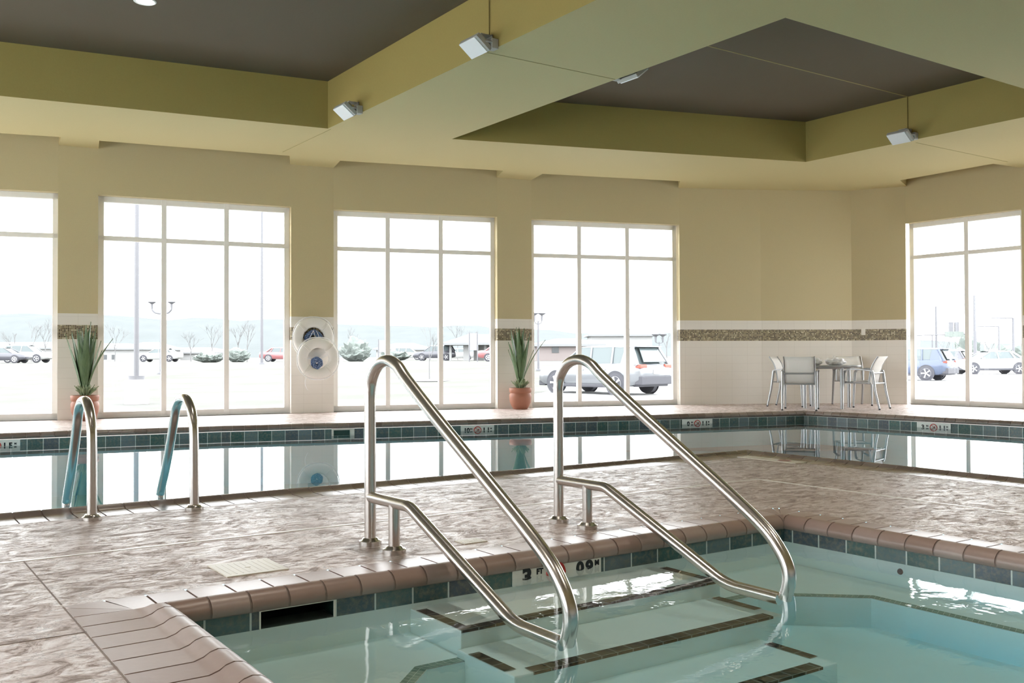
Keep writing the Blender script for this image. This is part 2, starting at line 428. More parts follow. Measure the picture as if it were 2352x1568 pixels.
# inside corner seals so that no daylight leaks between slabs
mb = MB(); mb.box((15.56, 11.33, 1.95), (.3, .3, 5.1)); mb.build('wall_corner', 'wall', auto=False)['kind'] = 'structure'
bpy.data.objects['wall_corner'].location = (.1, .1, 0)

wn = 0
def window(a, b, nl):
    global wn; wn += 1
    a, b = Vector((*a, 0)), Vector((*b, 0)); e = b - a; L = e.length; e.normalize(); n = Vector((-e.y, e.x, 0))
    root = struct(empty('window_%d' % wn, tuple(a), math.atan2(e.y, e.x)))
    # local frame: x along wall, y outward
    fr = MB(); y = .155; w = .085; dp = .07
    def bar(x0, x1, z0, z1, d=dp): fr.box(((x0 + x1) / 2, y, (z0 + z1) / 2), (x1 - x0, d, z1 - z0))
    bar(0, L, 0.0, .095); bar(0, L, HEAD - w, HEAD); bar(0, w, 0, HEAD); bar(L - w, L, 0, HEAD)
    bar(0, L, 2.645, 2.715)
    xs = [0.0] + [L * (.327 if nl == 3 else .516) if k == 1 else L * .653 for k in range(1, nl)] + [L]
    for x in xs[1:-1]: bar(x - .038, x + .038, 0, HEAD, dp + .02)
    fr.build('window_frame', 'frame', root, bevel=.004)
    for k in range(nl):
        for (z0, z1) in ((.05, 2.67), (2.69, HEAD - .03)):
            g = MB(); x0, x1 = xs[k] + .02, xs[k + 1] - .02
            g.box(((x0 + x1) / 2, y, (z0 + z1) / 2), (x1 - x0, .012, z1 - z0)); g.build('window_pane', 'glass', root)
for pts, wi in ((WALL, WIN_BACK), (RIGHT, WIN_RIGHT), (LEFT, WIN_LEFT)):
    for i, nl in wi.items(): window(pts[i], pts[i + 1], nl)

# ------------------------------------------------------------------ ceiling
TRAY1 = [(-5.0, -1.0), (5.315, -1.0), (5.315, 12.07), (1.45, 12.69), (-5.0, 13.9)]
TRAY2 = [(7.03, 5.78), (12.56, 5.78), (12.56, 9.94), (7.03, 11.68)]
def inset(a, b, d): 
    return a
POCK = [[(-3.55, 16.1), (-.95, 15.55), (-.9, 16.14), (-3.65, 16.69)],
        [(-.36, 15.4), (2.43, 14.60), (2.50, 15.22), (-.3, 15.99)],
        [(2.92, 14.55), (5.55, 14.04), (5.82, 14.69), (3.03, 15.14)],
        [(6.35, 13.95), (8.94, 13.21), (9.20, 13.81), (6.51, 14.58)],
        [(9.65, 13.07), (12.08, 12.28), (12.57, 12.82), (9.85, 13.70)],
        [(15.28, 10.07), (15.95, 10.37), (15.97, 8.28), (15.21, 8.35)],
        [(15.3, 7.6), (15.99, 7.65), (15.99, 5.45), (15.3, 5.5)],
        [(15.3, 4.8), (15.99, 4.85), (15.99, 2.65), (15.3, 2.7)]]
OUT = [(-6.1, -5.1), (16.05, -5.1), (16.05, 8.28), (16.02, 10.42), (15.6, 11.3), (14.05, 12.22), (12.60, 12.9), (9.88, 13.80), (6.53, 14.68), (3.05, 15.24), (2.52, 15.30), (-.25, 16.08), (-6.1, 17.3)]
SIDES = []
mb = MB()
vs, fs = fill([OUT, TRAY1, TRAY2] + POCK, ZS, True); mb.raw(vs, fs)
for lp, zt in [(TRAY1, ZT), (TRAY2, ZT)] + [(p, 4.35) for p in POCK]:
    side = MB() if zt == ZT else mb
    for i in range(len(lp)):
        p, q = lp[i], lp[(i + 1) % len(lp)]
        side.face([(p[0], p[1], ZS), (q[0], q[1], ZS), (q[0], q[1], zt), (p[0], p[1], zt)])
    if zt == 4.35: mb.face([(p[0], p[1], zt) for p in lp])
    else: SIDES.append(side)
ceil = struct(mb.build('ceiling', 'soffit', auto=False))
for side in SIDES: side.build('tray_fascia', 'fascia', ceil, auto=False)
for lp in (TRAY1, TRAY2):
    mb = MB(); cx = sum(p[0] for p in lp) / len(lp); cy = sum(p[1] for p in lp) / len(lp)
    ring = [(p[0] + (.05 if p[0] > cx else -.05), p[1] + (.05 if p[1] > cy else -.05)) for p in lp]
    v0, f0 = fill([ring], ZT, True); mb.raw(v0, f0)
    v1, f1 = fill([ring], ZT + .08); mb.raw(v1, f1)
    mb.build('ceiling_tray', 'tray', ceil, auto=False)
# outer roof slab
mb = MB(); v0, f0 = fill([[(p[0], p[1]) for p in OUT]], 4.85, True); mb.raw(v0, f0); v0, f0 = fill([OUT], 5.05); mb.raw(v0, f0)
for i in range(len(OUT)):
    p, q = OUT[i], OUT[(i + 1) % len(OUT)]; mb.face([(p[0], p[1], 3.99), (q[0], q[1], 3.99), (q[0], q[1], 5.05), (p[0], p[1], 5.05)])
mb.build('roof_slab', 'concrete', ceil, auto=False)
# hairline control joints of the ceiling
mb = MB()
mb.box((6.17, 8.14, ZS - .001), (1.70, .012, .004)); mb.box((14.0, 8.14, ZS - .001), (2.5, .012, .004)); mb.box((9.8, 8.14, ZT - .001), (5.5, .016, .004))
mb.box((5.36, 12.95, ZS - .001), (.010, 1.75, .004))
struct(mb.build('trim_1', 'joint'))

# ------------------------------------------------------------------ floor, pool and spa
POOL = [(-5, 6.17), (6.9, 6.17), (6.9, -3), (12.7, -3), (12.6, 6.57), (12.36, 9.85), (7.45, 11.15), (3.92, 12.2), (1.46, 12.6), (-5, 13.5)]
SPA = [(.98, -.5), (4.19, -.5), (4.19, 3.48), (.98, 3.48)]
def miter(P, i):
    N = len(P); p = Vector(P[i]); e0 = (p - Vector(P[i - 1])).normalized(); e1 = (Vector(P[(i + 1) % N]) - p).normalized()
    n0 = Vector((e0.y, -e0.x)); n1 = Vector((e1.y, -e1.x)); m = (n0 + n1); m = m / (m.dot(n0)); return m, e0, e1
def offset(P, d): return [tuple(Vector(P[i]) + miter(P, i)[0] * d) for i in range(len(P))]
CW = .33
mb = MB(); vs, fs = fill([[(-6.1, -5.1), (16.1, -5.1), (16.1, 10.5), (15.6, 11.35), (12.6, 12.95), (6.5, 14.75), (-.3, 16.1), (-6.1, 17.3)], offset(POOL, CW), offset(SPA, CW)], 0.0)
mb.raw(vs, fs); struct(mb.build('floor', 'deck', auto=False))

PROF = [(CW, -.06), (CW, 0.0), (.135, .001), (.105, .010), (.085, .022), (.062, .028), (.038, .024), (.018, .012), (.004, -.006), (0.0, -.022), (.006, -.040), (.02, -.046), (.10, -.05)]
def coping(P, name, pitch=.148, gap=.009):
    br, gr = MB(), MB(); N = len(P)
    for i in range(N):
        a, b = Vector(P[i]), Vector(P[(i + 1) % N]); e = (b - a); L = e.length; e.normalize(); nrm = Vector((e.y, -e.x))
        ka = miter(P, i)[0].dot(e); kb = miter(P, (i + 1) % N)[0].dot(e)
        def ring(s0, s1, prof):
            A, B = [], []
            for (d, z) in prof:
                lo, hi = ka * d, L + kb * d
                for s, lst in ((s0, A), (s1, B)):
                    t = min(max(s, lo), hi); q = a + e * t + nrm * d; lst.append((q.x, q.y, z))
            return A, B
        lo = min(0, ka * CW); hi = max(L, L + kb * CW)
        k0 = int(math.floor(lo / pitch)); k1 = int(math.ceil(hi / pitch))
        for k in range(k0, k1):
            s0, s1 = k * pitch + gap / 2, (k + 1) * pitch - gap / 2
            A, B = ring(s0, s1, PROF); n = len(A)
            if sum((Vector(x) - Vector(y)).length for x, y in zip(A, B)) < .02: continue
            rv = random.random()
            br.raw(A + B, [(j, (j + 1) % n, n + (j + 1) % n, n + j) for j in range(n)] + [tuple(range(n))[::-1], tuple(range(n, 2 * n))], rnd=rv + .01, smooth=True)
        gp = [(d + (.004 if d < .1 else 0), z - .004) for d, z in PROF]
        A, B = ring(lo - 1, hi + 1, gp); n = len(A)
        gr.raw(A + B, [(j, (j + 1) % n, n + (j + 1) % n, n + j) for j in range(n)])
    o = struct(br.build(name, 'brick', auto=False)); g = gr.build('mortar', 'grout_br', o, auto=False)
    for ob in (o,):
        bm = bmesh.new(); bm.from_mesh(ob.data); bmesh.ops.remove_doubles(bm, verts=bm.verts, dist=1e-6); bmesh.ops.recalc_face_normals(bm, faces=bm.faces); bm.to_mesh(ob.data); bm.free(); ob.data.set_sharp_from_angle(angle=math.radians(50))
    return o
coping(SPA, 'trim_2'); coping(POOL, 'trim_3').data.materials[0] = M['brick_shaded']

def band(P, name, parent, z0, z1, offs, skips=()):
    mb = MB(); N = len(P); Q = offset(P, .015)
    for i in range(N):
        a, b = Vector(Q[i]), Vector(Q[(i + 1) % N]); e = b - a; L = e.length; o = offs.get(i, 0.0)
        cuts = [(0, L)]
        for (j, s0, s1) in skips:
            if j == i: cuts = [(0, s0), (s1, L)]
        e.normalize()
        for s0, s1 in cuts:
            p, q = a + e * s0, a + e * s1
            mb.face([(p.x, p.y, z0), (p.x, p.y, z1), (q.x, q.y, z1), (q.x, q.y, z0)], [((s0 - o) / .17, 0), ((s0 - o) / .17, 1), ((s1 - o) / .17, 1), ((s1 - o) / .17, 0)])
    ob = mb.build(name, 'tile', parent, auto=False); return ob
def basin(P, name, mat, zf, ztile):
    mb = MB(); Q = offset(P, .015); N = len(Q)
    for i in range(N):
        p, q = Q[i], Q[(i + 1) % N]
        mb.face([(p[0], p[1], zf), (p[0], p[1], ztile), (q[0], q[1], ztile), (q[0], q[1], zf)])
    v, f = fill([Q], zf); mb.raw(v, f)
    return struct(mb.build(name, mat, auto=False))
# spa shell: skimmer mouth in its north wall between x = 1.27 and 1.56
spa = basin(SPA, 'spa_basin', 'plaster', -.36, -.112)
band(SPA, 'waterline_tile', spa, -.112, -.04, {2: .08, 1: .038}, [(2, 2.645, 2.935)])
mb = MB(); y0, y1 = 3.495, 3.80; xa, xb = 1.27, 1.56
for f in ([(xa, y0, -.112), (xa, y1, -.112), (xa, y1, -.045), (xa, y0, -.045)], [(xb, y0, -.112), (xb, y1, -.112), (xb, y1, -.045), (xb, y0, -.045)],
          [(xa, y1, -.112), (xb, y1, -.112), (xb, y1, -.045), (xa, y1, -.045)], [(xa, y0, -.112), (xb, y0, -.112), (xb, y1, -.112), (xa, y1, -.112)], [(xa, y0, -.045), (xb, y0, -.045), (xb, y1, -.045), (xa, y1, -.045)]): mb.face(f)
sk = mb.build('skimmer_mouth', 'skim', spa, auto=False)
mb = MB(); mb.box((1.415, 3.50, -.043), (.30, .02, .008)); mb.box((1.565, 3.497, -.078), (.008, .012, .07)); mb.box((1.266, 3.497, -.078), (.006, .012, .07)); mb.build('skimmer_frame', 'plate', sk)
mb = MB(); mb.lathe([(0, 0), (.012, 0), (.015, .006), (.015, .02)], (4.197, 2.79, -.15), 16, Matrix.Rotation(PI / 2, 3, 'Y')); mb.build('water_jet', 'rubber', spa)

pool = basin(POOL, 'pool_basin', 'plaster_dk', -.75, -.23)
band(POOL, 'waterline_tile', pool, -.23, -.05, {})
mb = MB(); 
a = Vector((5.272, 11.83, 0)); e = (Vector((7.45, 11.15, 0)) - Vector((3.92, 12.2, 0))).normalized(); rz = Matrix.Rotation(math.atan2(e.y, e.x), 3, 'Z')
nrm = Vector((-e.y, e.x, 0)); c0 = Vector((5.393, 11.762, 0))
mb.box((*(c0 + nrm * .012).xy, -.098), (.30, .02, .09), rz); pf = mb.build('skimmer_frame', 'plate', pool)
mb = MB(); mb.box((*(c0 + nrm * .006 - e * .02).xy, -.103), (.21, .03, .07), rz); mb.build('skimmer_mouth', 'skim', pf)

def waterbody(P, name, mat, zw, zb, label):
    mb = MB(); Q = offset(P, .02); v, f = fill([Q], zw); mb.raw(v, f); v, f = fill([Q], zb, True); mb.raw(v, f)
    for i in range(len(Q)):
        p, q = Q[i], Q[(i + 1) % len(Q)]
        mb.face([(p[0], p[1], zb), (q[0], q[1], zb), (q[0], q[1], zw), (p[0], p[1], zw)])
    o = mb.build(name, mat, auto=False)
    bm = bmesh.new(); bm.from_mesh(o.data); bmesh.ops.remove_doubles(bm, verts=bm.verts, dist=1e-5); bm.to_mesh(o.data); bm.free()
    tag(o, label, 'water', kind='stuff'); return o
waterbody(SPA, 'spa_water', 'spa_water', WATER_SPA, -.37, 'clear pale aqua water filling the small spa in the foreground')
waterbody(POOL, 'pool_water', 'pool_water', WATER_POOL, -.76, 'teal mirror-smooth water of the large pool reflecting the windows')

# spa steps with black edge tiles, bench with green mosaic edge
steps = MB()
def solid(mb, x0, x1, y0, y1, z1, z0=-.36): mb.box(((x0 + x1) / 2, (y0 + y1) / 2, (z0 + z1) / 2), (x1 - x0, y1 - y0, z1 - z0))
solid(steps, 1.90, 3.29, 3.10, 3.50, -.130); solid(steps, 1.88, 3.26, 2.72, 3.10, -.195); solid(steps, 1.86, 3.12, 2.34, 2.72, -.275)
st = struct(steps.build('spa_steps', 'plaster', bevel=.006))
def stripe(x0, x1, y0, y1, z):
    mb = MB(); L = max(x1 - x0, y1 - y0)
    ax = (x1 - x0) > (y1 - y0)
    z += .002
    uv = [(0, 0), (L, 0), (L, 1), (0, 1)] if ax else [(0, 0), (0, 1), (L, 1), (L, 0)]
    mb.face([(x0, y0, z), (x1, y0, z), (x1, y1, z), (x0, y1, z)], uv)
    if ax: mb.face([(x0, y0 - .002, z - .011), (x1, y0 - .002, z - .011), (x1, y0 - .002, z), (x0, y0 - .002, z)], uv)
    mb.build('step_edge_tile', 'black_tile', st, auto=False)
stripe(1.90, 3.29, 3.10, 3.145, -.130); stripe(1.90, 1.95, 3.135, 3.45, -.130); stripe(3.24, 3.29, 3.135, 3.45, -.130)
stripe(1.96, 3.20, 2.72, 2.775, -.195); stripe(1.88, 1.93, 2.78, 3.02, -.195); stripe(3.21, 3.26, 2.83, 3.08, -.195)
stripe(1.94, 3.03, 2.34, 2.40, -.275); stripe(1.86, 1.91, 2.42, 2.66, -.275); stripe(3.07, 3.12, 2.43, 2.66, -.275)
bench = MB(); ZB = -.225
E1 = [(3.29, 3.08), (3.52, 3.08), (3.90, 2.74), (3.90, -.5)]
E2 = [(1.90, 3.04), (1.72, 3.04), (1.33, 2.66), (1.33, -.5)]
for E_, far in ((E1, [(4.2, -.5), (4.2, 3.5), (3.29, 3.5)]), (E2, [(.97, -.5), (.97, 3.5), (1.90, 3.5)])):
    lp = E_ + far; v, f = fill([lp], ZB); bench.raw(v, f)
    for i in range(3):
        p, q = E_[i], E_[i + 1]; bench.face([(p[0], p[1], -.36), (q[0], q[1], -.36), (q[0], q[1], ZB), (p[0], p[1], ZB)])
bo = struct(bench.build('spa_bench', 'plaster', auto=False))
for E_, sg in ((E1, 1), (E2, -1)):
    mb = MB(); w = .052; s = 0
    pts = [Vector(p) for p in E_]
    def off(i):
        e0 = (pts[i] - pts[max(i - 1, 0)]) if i else (pts[1] - pts[0]); e1 = (pts[i + 1] - pts[i]) if i < 3 else (pts[3] - pts[2])
        e0 = e0.normalized(); e1 = e1.normalized(); n0 = Vector((-e0.y, e0.x)) * sg; n1 = Vector((-e1.y, e1.x)) * sg; m = n0 + n1; return pts[i] + m / m.dot(n0) * w
    for i in range(3):
        L = (pts[i + 1] - pts[i]).length; a_, b_ = off(i), off(i + 1)
        mb.face([(*pts[i], ZB + .002), (*pts[i + 1], ZB + .002), (*b_, ZB + .002), (*a_, ZB + .002)], [(s, 0), (s + L, 0), (s + L, 2), (s, 2)]); s += L
    mb.build('bench_edge_tile', 'green_tile', bo, auto=False)

# deck drain strip (white, flush) and grooves
mb = MB(); mb.box((-.2 + .0, 4.765, .0), (11.33, .024, .003)); mb.box((5.455, .8, .0), (.024, 7.95, .003)); struct(mb.build('trim_4', 'drainw'))
mb = MB(); mb.box((.645, 4.30, .0), (.006, .93, .002)); mb.box((.645, 1.8, .0), (.006, 4.0, .002)); mb.box((-2.6, 3.41, .0), (6.5, .006, .002)); struct(mb.build('trim_5', 'grout_br'))

# deck lids and deck marker
def lid(name, c, w, l, label, rz=0.0):
    r = empty(name, (c[0], c[1], 0), rz); mb = MB(); mb.box((0, 0, .001), (w, l, .006)); mb.build('lid', 'deck_lid', r, bevel=.002)
    mb = MB(); mb.lathe([(0, .0050), (.012, .0050), (.014, .004)], (0, 0, 0), 12)
    for k in range(-4, 5): mb.box((k * w / 10, 0, .0042), (.004, l * .75, .001))
    mb.build('ribbing', 'deck_lid', r); return tag(r, label, 'hatch cover')
lid('skimmer_lid', (1.412, 4.045), .265, .27, 'square ivory skimmer lid set in the deck beside the spa coping, left of the handrails')
lid('drain_lid', (2.50, 3.985), .13, .10, 'small pale drain lid in the deck between the two spa handrails')
r = empty('deck_marker', (6.545, 5.57, 0)); mb = MB(); mb.box((0, 0, .003), (.15, .64, .006)); mb.build('tile', 'deck_lid', r)
mb = MB(); mb.tube([(.055 * math.cos(q), -.14 + .055 * math.sin(q), .007) for q in [2 * PI * k / 24 for k in range(24)]], .004, 6, closed=True); mb.tube([(-.038, -.102, .007), (.038, -.178, .007)], .004, 6); mb.build('no_diving_symbol', 'pink', r)
tag(r, 'long pale marker tile set flat in the deck at the near pool corner', 'marker')

# ------------------------------------------------------------------ depth signs
def squash(o, zw, k):
    for v in o.data.vertices:
        if v.co.z < zw: v.co.z = zw + (v.co.z - zw) * k
def sign(name, c, e, L, items, label, z0, z1, ymid, nodive=None, zw=0, kz=1):
    """c: centre on the tile face, e: reading direction"""
    e = Vector((*e, 0)).normalized(); n = Vector((e.y, -e.x, 0))           # towards the viewer
    r = empty(name, (c[0], c[1], 0)); rot = Matrix((e, Vector((0, 0, 1)), n)).transposed()
    mb = MB(); mb.box((n.x * .002, n.y * .002, (z0 + z1) / 2), (L, .006, z1 - z0), Matrix.Rotation(math.atan2(e.y, e.x), 3, 'Z')); mb.build('sign_tile', 'sign', r)
    for (s, off, dz, size, mt) in items:
        p = e * off + n * .0065 + Vector((0, 0, ymid + dz))
        text(s, size, mt, r, Matrix.Translation(p) @ rot.to_4x4(), thick=size * .045)
    if nodive:
        off, rad, mt = nodive; mb = MB(); p = e * off + n * .007 + Vector((0, 0, ymid))
        mb.tube([p + e * rad * math.cos(q) + Vector((0, 0, rad * math.sin(q))) for q in [2 * PI * k / 28 for k in range(28)]], rad * .12, 6, closed=True)
        mb.tube([p + (e * -.7 + Vector((0, 0, .7))) * rad, p + (e * .7 + Vector((0, 0, -.7))) * rad], rad * .10, 6); mb.build('no_diving_ring', mt, r)
        mb = MB(); mb.tube([p + (e * -.45 + Vector((0, 0, -.25))) * rad, p + (e * .15 + Vector((0, 0, .1))) * rad, p + (e * .5 + Vector((0, 0, .35))) * rad], rad * .11, 6); mb.build('diver_symbol', 'ink', r)
    for ch in r.children: squash(ch, zw, kz)
    return tag(r, label, 'depth sign')
sign('depth_sign', (2.657, 3.495), (1, 0), .502, [('3', -.175, 0, .105, 'ink'), ('FT', -.105, .020, .034, 'ink'), ('0', .125, 0, .085, 'ink'), ('9', .180, 0, .085, 'ink'), ('M', .225, .018, .034, 'ink')],
     'white spa waterline sign reading 3 FT and 0.9 M behind the left handrail', -.19, -.041, -.082, (-.015, .05, 'red'), WATER_SPA, .3)
def psign(c, e, L, items, label): return sign('depth_sign', c, e, L, items, label, -.2, -.052, -.122, (.0, .05, 'red'), WATER_POOL, .15)
eA = Vector((3.53, -1.05)).normalized(); eB = Vector((4.91, -1.30)).normalized(); eC = Vector((.24, -3.28)).normalized(); eD = Vector((2.46, -.4)).normalized()
def std(o1, o2): return [(o1, -.155, 0, .085, 'ink'), ('IN', -.09, .02, .03, 'ink'), ('1.1', .125, 0, .085, 'ink'), ('M', .195, .02, .03, 'ink')]
nA = Vector((-eA.y, eA.x)) * .012
psign((7.165 + nA.x, 11.235 + nA.y), eA, .48, std('10', ''), 'white depth sign reading 10 IN and 1.1 M below the right planter')
psign((10.512, 10.339 + .012), eB, .52, std('0', ''), 'white depth sign reading 0 and 1.1 M, behind the right spa handrail')
psign((12.512 + .012, 7.767), eC, .49, std('3', ''), 'white depth sign reading 3 and 1.1 M near the right window')
psign((1.42, 12.606 + .02), eD, .50, [('5', -.155, 0, .085, 'ink'), ('FT', -.09, .02, .03, 'ink'), ('1.5', .12, 0, .085, 'ink'), ('M', .20, .02, .03, 'ink')], 'white depth sign reading 1.5 M on the pool edge at the left border')

# ------------------------------------------------------------------ spa handrails
def foot(mb, y, r=.054):
    mb.lathe([(.027, .036), (.035, .034), (.041, .024), (r, .021), (r, 0), (.0, 0)], (0, y, 0), 28)
def spa_rail():
    root = empty('spa_handrail', (2.063, 4.194, 0))
    def Y(p): return (0, p[0] - 4.194, p[1])
    R = .0276
    up = arc([Y(p) for p in [(4.194, 0.0), (4.194, .700), (4.16, .866), (4.03, .893), (3.93, .878), (3.845, .802)]][:1] + [Y(p) for p in [(4.194, .895 + .05), (3.955, .955), (2.70, .105), (2.615, -.02), (2.685, -.12), (2.79, -.118)]], [.13, .09, .28, .10, .05], 12)
    # refine top: explicit measured path
    top = smooth_path([Y(p) for p in [(4.194, .70), (4.182, .772), (4.145, .835), (4.080, .872), (4.012, .878), (3.945, .862), (3.885, .818), (3.822, .745)]], 5)
    low = smooth_path([Y(p) for p in [(2.93, .268), (2.80, .185), (2.735, .135), (2.68, .070), (2.655, .010), (2.657, -.045), (2.688, -.090), (2.74, -.108)]], 5)
    mid = [Y(p) for p in [(3.57, .656 - .112 + .09), (3.227, .454)]]
    line = [Y((3.822, .7450))] + [Y((3.57, .640)), Y((3.227, .448))]
    pts = [Y((4.194, 0.0)), Y((4.194, .35))] + top[:-1]
    # straight run fitted between the two bends
    a, b = Vector(Y((3.822, .802 - .045))), Vector(Y((2.93, .268)))
    pts = [Y((4.194, 0.0)), Y((4.194, .35))] + smooth_path([Y(p) for p in [(4.194, .66), (4.193, .73), (4.175, .794), (4.110, .858), (4.012, .881), (3.917, .858), (3.822, .794), (3.57, .642), (3.227, .446), (2.928, .275), (2.767, .173), (2.691, .100), (2.652, .040), (2.641, -.010), (2.648, -.055), (2.664, -.100)]], 8)
    mb = MB(); mb.tube(pts, R, 24); mb.build('upper_rail', 'steel', root)
    mb = MB(); mb.tube([Y((4.194, .228))] + arc([Y((4.17, .2285)), Y((3.80, .232)), Y((2.98, -.105)), Y((2.69, -.106))], [.16, .35], 10), .0262, 24); mb.build('lower_rail', 'steel', root)
    mb = MB(); mb.tube([Y((3.948, 0)), Y((3.948, .226))], .0262, 24); mb.build('post', 'steel', root)
    for y in (4.194, 3.948):
        mb = MB(); foot(mb, y - 4.194); mb.build('floor_flange', 'steel', root)
    return root
r1 = spa_rail(); r2 = copy_tree(r1); r2.location = (3.177, 4.168, 0)
tag(r1, 'brushed steel spa handrail, the nearer and left one, sloping into the spa water', 'handrail', 'spa handrails')
tag(r2, 'brushed steel spa handrail, the right one, with the silver car seen behind its top', 'handrail', 'spa handrails')

# pool ladder
lad = empty('pool_ladder', (1.12, 5.74, 0))
for x in (0, .568):
    mb = MB(); dy = .0 if x == 0 else .02
    P_ = [(0, 0), (.002, .25), (.008, .44), (.03, .53), (.075, .597), (.15, .644), (.235, .652), (.32, .634), (.39, .578), (.44, .49), (.525, .340), (.62, .19), (.70, .085), (.745, .02), (.757, -.06), (.757, -.65)]
    mb.tube(smooth_path([(x, p[0] + dy, p[1]) for p in P_], 6), .0272, 24); mb.build('rail', 'steel', lad)
    mb = MB(); mb.lathe([(.027, .034), (.037, .032), (.042, .022), (.053, .018), (.053, 0), (0, 0)], (x, dy, 0), 28); mb.build('floor_flange', 'steel', lad)
for z in (-.30, -.55):
    mb = MB(); mb.box((.284, .767, z), (.53, .08, .03)); mb.build('tread', 'plate', lad, bevel=.006)
tag(lad, 'steel ladder rails arching over the near edge of the big pool at left', 'ladder')

# ------------------------------------------------------------------ planters
def planter(loc, label, seed, spread=1.0):
    rnd = random.Random(seed); root = empty('potted_agave', loc)
    mb = MB(); mb.lathe([(0, 0), (.115, 0), (.125, .012), (.150, .05), (.180, .12), (.190, .20), (.188, .245), (.176, .262), (.172, .275), (.188, .295), (.192, .345), (.186, .362), (.168, .362), (.160, .32), (0, .32)], n=36); mb.build('pot', 'terracotta', root)
    mb = MB(); mb.lathe([(0, .335), (.162, .33)], n=24); mb.build('soil', 'soil', root)
    mb = MB()
    def leaf(az, lean, L, W, curve, base_r=.03, mbx=mb, fold=.35, z0=.42):
        d = Vector((math.cos(az), math.sin(az), 0)); side = Vector((-math.sin(az), math.cos(az), 0)); n = 12; rows = []
        th = lean; p = d * base_r + Vector((0, 0, z0))
        for i in range(n + 1):
            t = i / n; w = W * (.35 + .65 * math.sin(min(1, t / .6) * PI / 2)) * (1 - max(0, (t - .45) / .55) ** 1.7) + .0012
            ang = th + curve * t; dirv = d * math.sin(ang) + Vector((0, 0, math.cos(ang))); nrm = d * math.cos(ang) - Vector((0, 0, math.sin(ang)))
            rows.append((p - side * w + nrm * w * -fold, p + nrm * 0.004, p + side * w + nrm * w * -fold, p - nrm * .006)); p = p + dirv * (L / n)
        vs = [q for r_ in rows for q in r_]; fs = []
        for i in range(n):
            for k in range(4): fs.append((i * 4 + k, i * 4 + (k + 1) % 4, (i + 1) * 4 + (k + 1) % 4, (i + 1) * 4 + k))
        mbx.raw(vs, fs, True)
    for k in range(18):
        az = k * 2.4 + rnd.random() * .4; leaf(az, (.03 + .21 * (k / 18) + rnd.random() * .05) * spread, 1.06 - .012 * k - rnd.random() * .16, .044 + rnd.random() * .012, -.02 + .06 * rnd.random(), .015 + .03 * (k / 18))
    leaf(-.75, .30, .86, .026, .42); leaf(-.45, .28, .62, .022, .12); leaf(2.5, .22, .62, .02, .15)
    mb.build('leaves', 'leaf', root, auto=False)
    mb = MB()
    for k in range(46):
        az = rnd.random() * 6.28; leaf(az, .15 + rnd.random() * .75, .10 + rnd.random() * .08, .012, .2, .02 + rnd.random() * .06, mb, .5, .34 + rnd.random() * .04)
    for k in range(26):
        az = rnd.random() * 6.28; leaf(az, .1 + rnd.random() * .25, .12 + rnd.random() * .06, .012, .0, .03 + rnd.random() * .03, mb, .5, .36)
    mb.build('succulent_sprouts', 'leaf2', root, auto=False)
    return tag(root, label, 'potted plant', 'potted agaves against the window piers')
planter((2.80, 14.86, 0), 'spiky agave in a terracotta pot at the left pier, behind the ladder rail', 3)
planter((9.42, 13.42, 0), 'spiky agave in a terracotta pot at the pier between the handrails', 5)

# ------------------------------------------------------------------ life rings and ropes
def ring(loc, label, tilt):
    e = Vector((.68, -.11, 0)).normalized(); root = empty('life_ring', loc, math.atan2(e.y, e.x))
    mb = MB(); R, n, m = .248, 48, 16; vs = []
    for i in range(n):
        q = 2 * PI * i / n
        for k in range(m):
            t = 2 * PI * k / m; rr = R + .082 * math.copysign(abs(math.cos(t)) ** .8, math.cos(t)); y = .045 * math.copysign(abs(math.sin(t)) ** .8, math.sin(t))
            vs.append((rr * math.cos(q), y, rr * math.sin(q)))
    mb.raw(vs, [(i * m + k, i * m + (k + 1) % m, ((i + 1) % n) * m + (k + 1) % m, ((i + 1) % n) * m + k) for i in range(n) for k in range(m)], True)
    mb.build('ring_body', 'ring', root)
    mb = MB(); pts = []
    for i in range(64):
        q = 2 * PI * i / 64; rr = .335 + .014 * abs(math.sin(2 * q)); pts.append((rr * math.cos(q), -.01, rr * math.sin(q)))
    mb.tube(pts, .007, 8, closed=True)
    mb.tube(smooth_path([(-.2, -.05, -.30), (-.22, -.06, -.38), (-.20, -.05, -.46), (-.17, -.04, -.50)]), .004, 6)
    mb.build('grab_rope', 'rope_w', root)
    for q in (PI / 4, 3 * PI / 4, 5 * PI / 4, 7 * PI / 4):
        mb = MB(); c = Vector((.248 * math.cos(q), 0, .248 * math.sin(q))); d = Vector((math.cos(q), 0, math.sin(q)))
        t = Vector((-math.sin(q), 0, math.cos(q)))
        for off in (-.02, 0, .02):
            mb.tube([c + t * off + d * .086 * math.cos(a) + Vector((0, .05 * math.sin(a), 0)) for a in [2 * PI * j / 16 for j in range(16)]], .006, 6, closed=True)
        mb.build('band', 'ring', root)
    return tag(root, label, 'life ring', 'life rings on the pier')
ring((6.135, 14.50, 1.205), 'white life ring, the upper one, on the pier between the two left windows', 0)
ring((6.158, 14.375, .875), 'white life ring, the lower one, hanging in front of the other', 0)
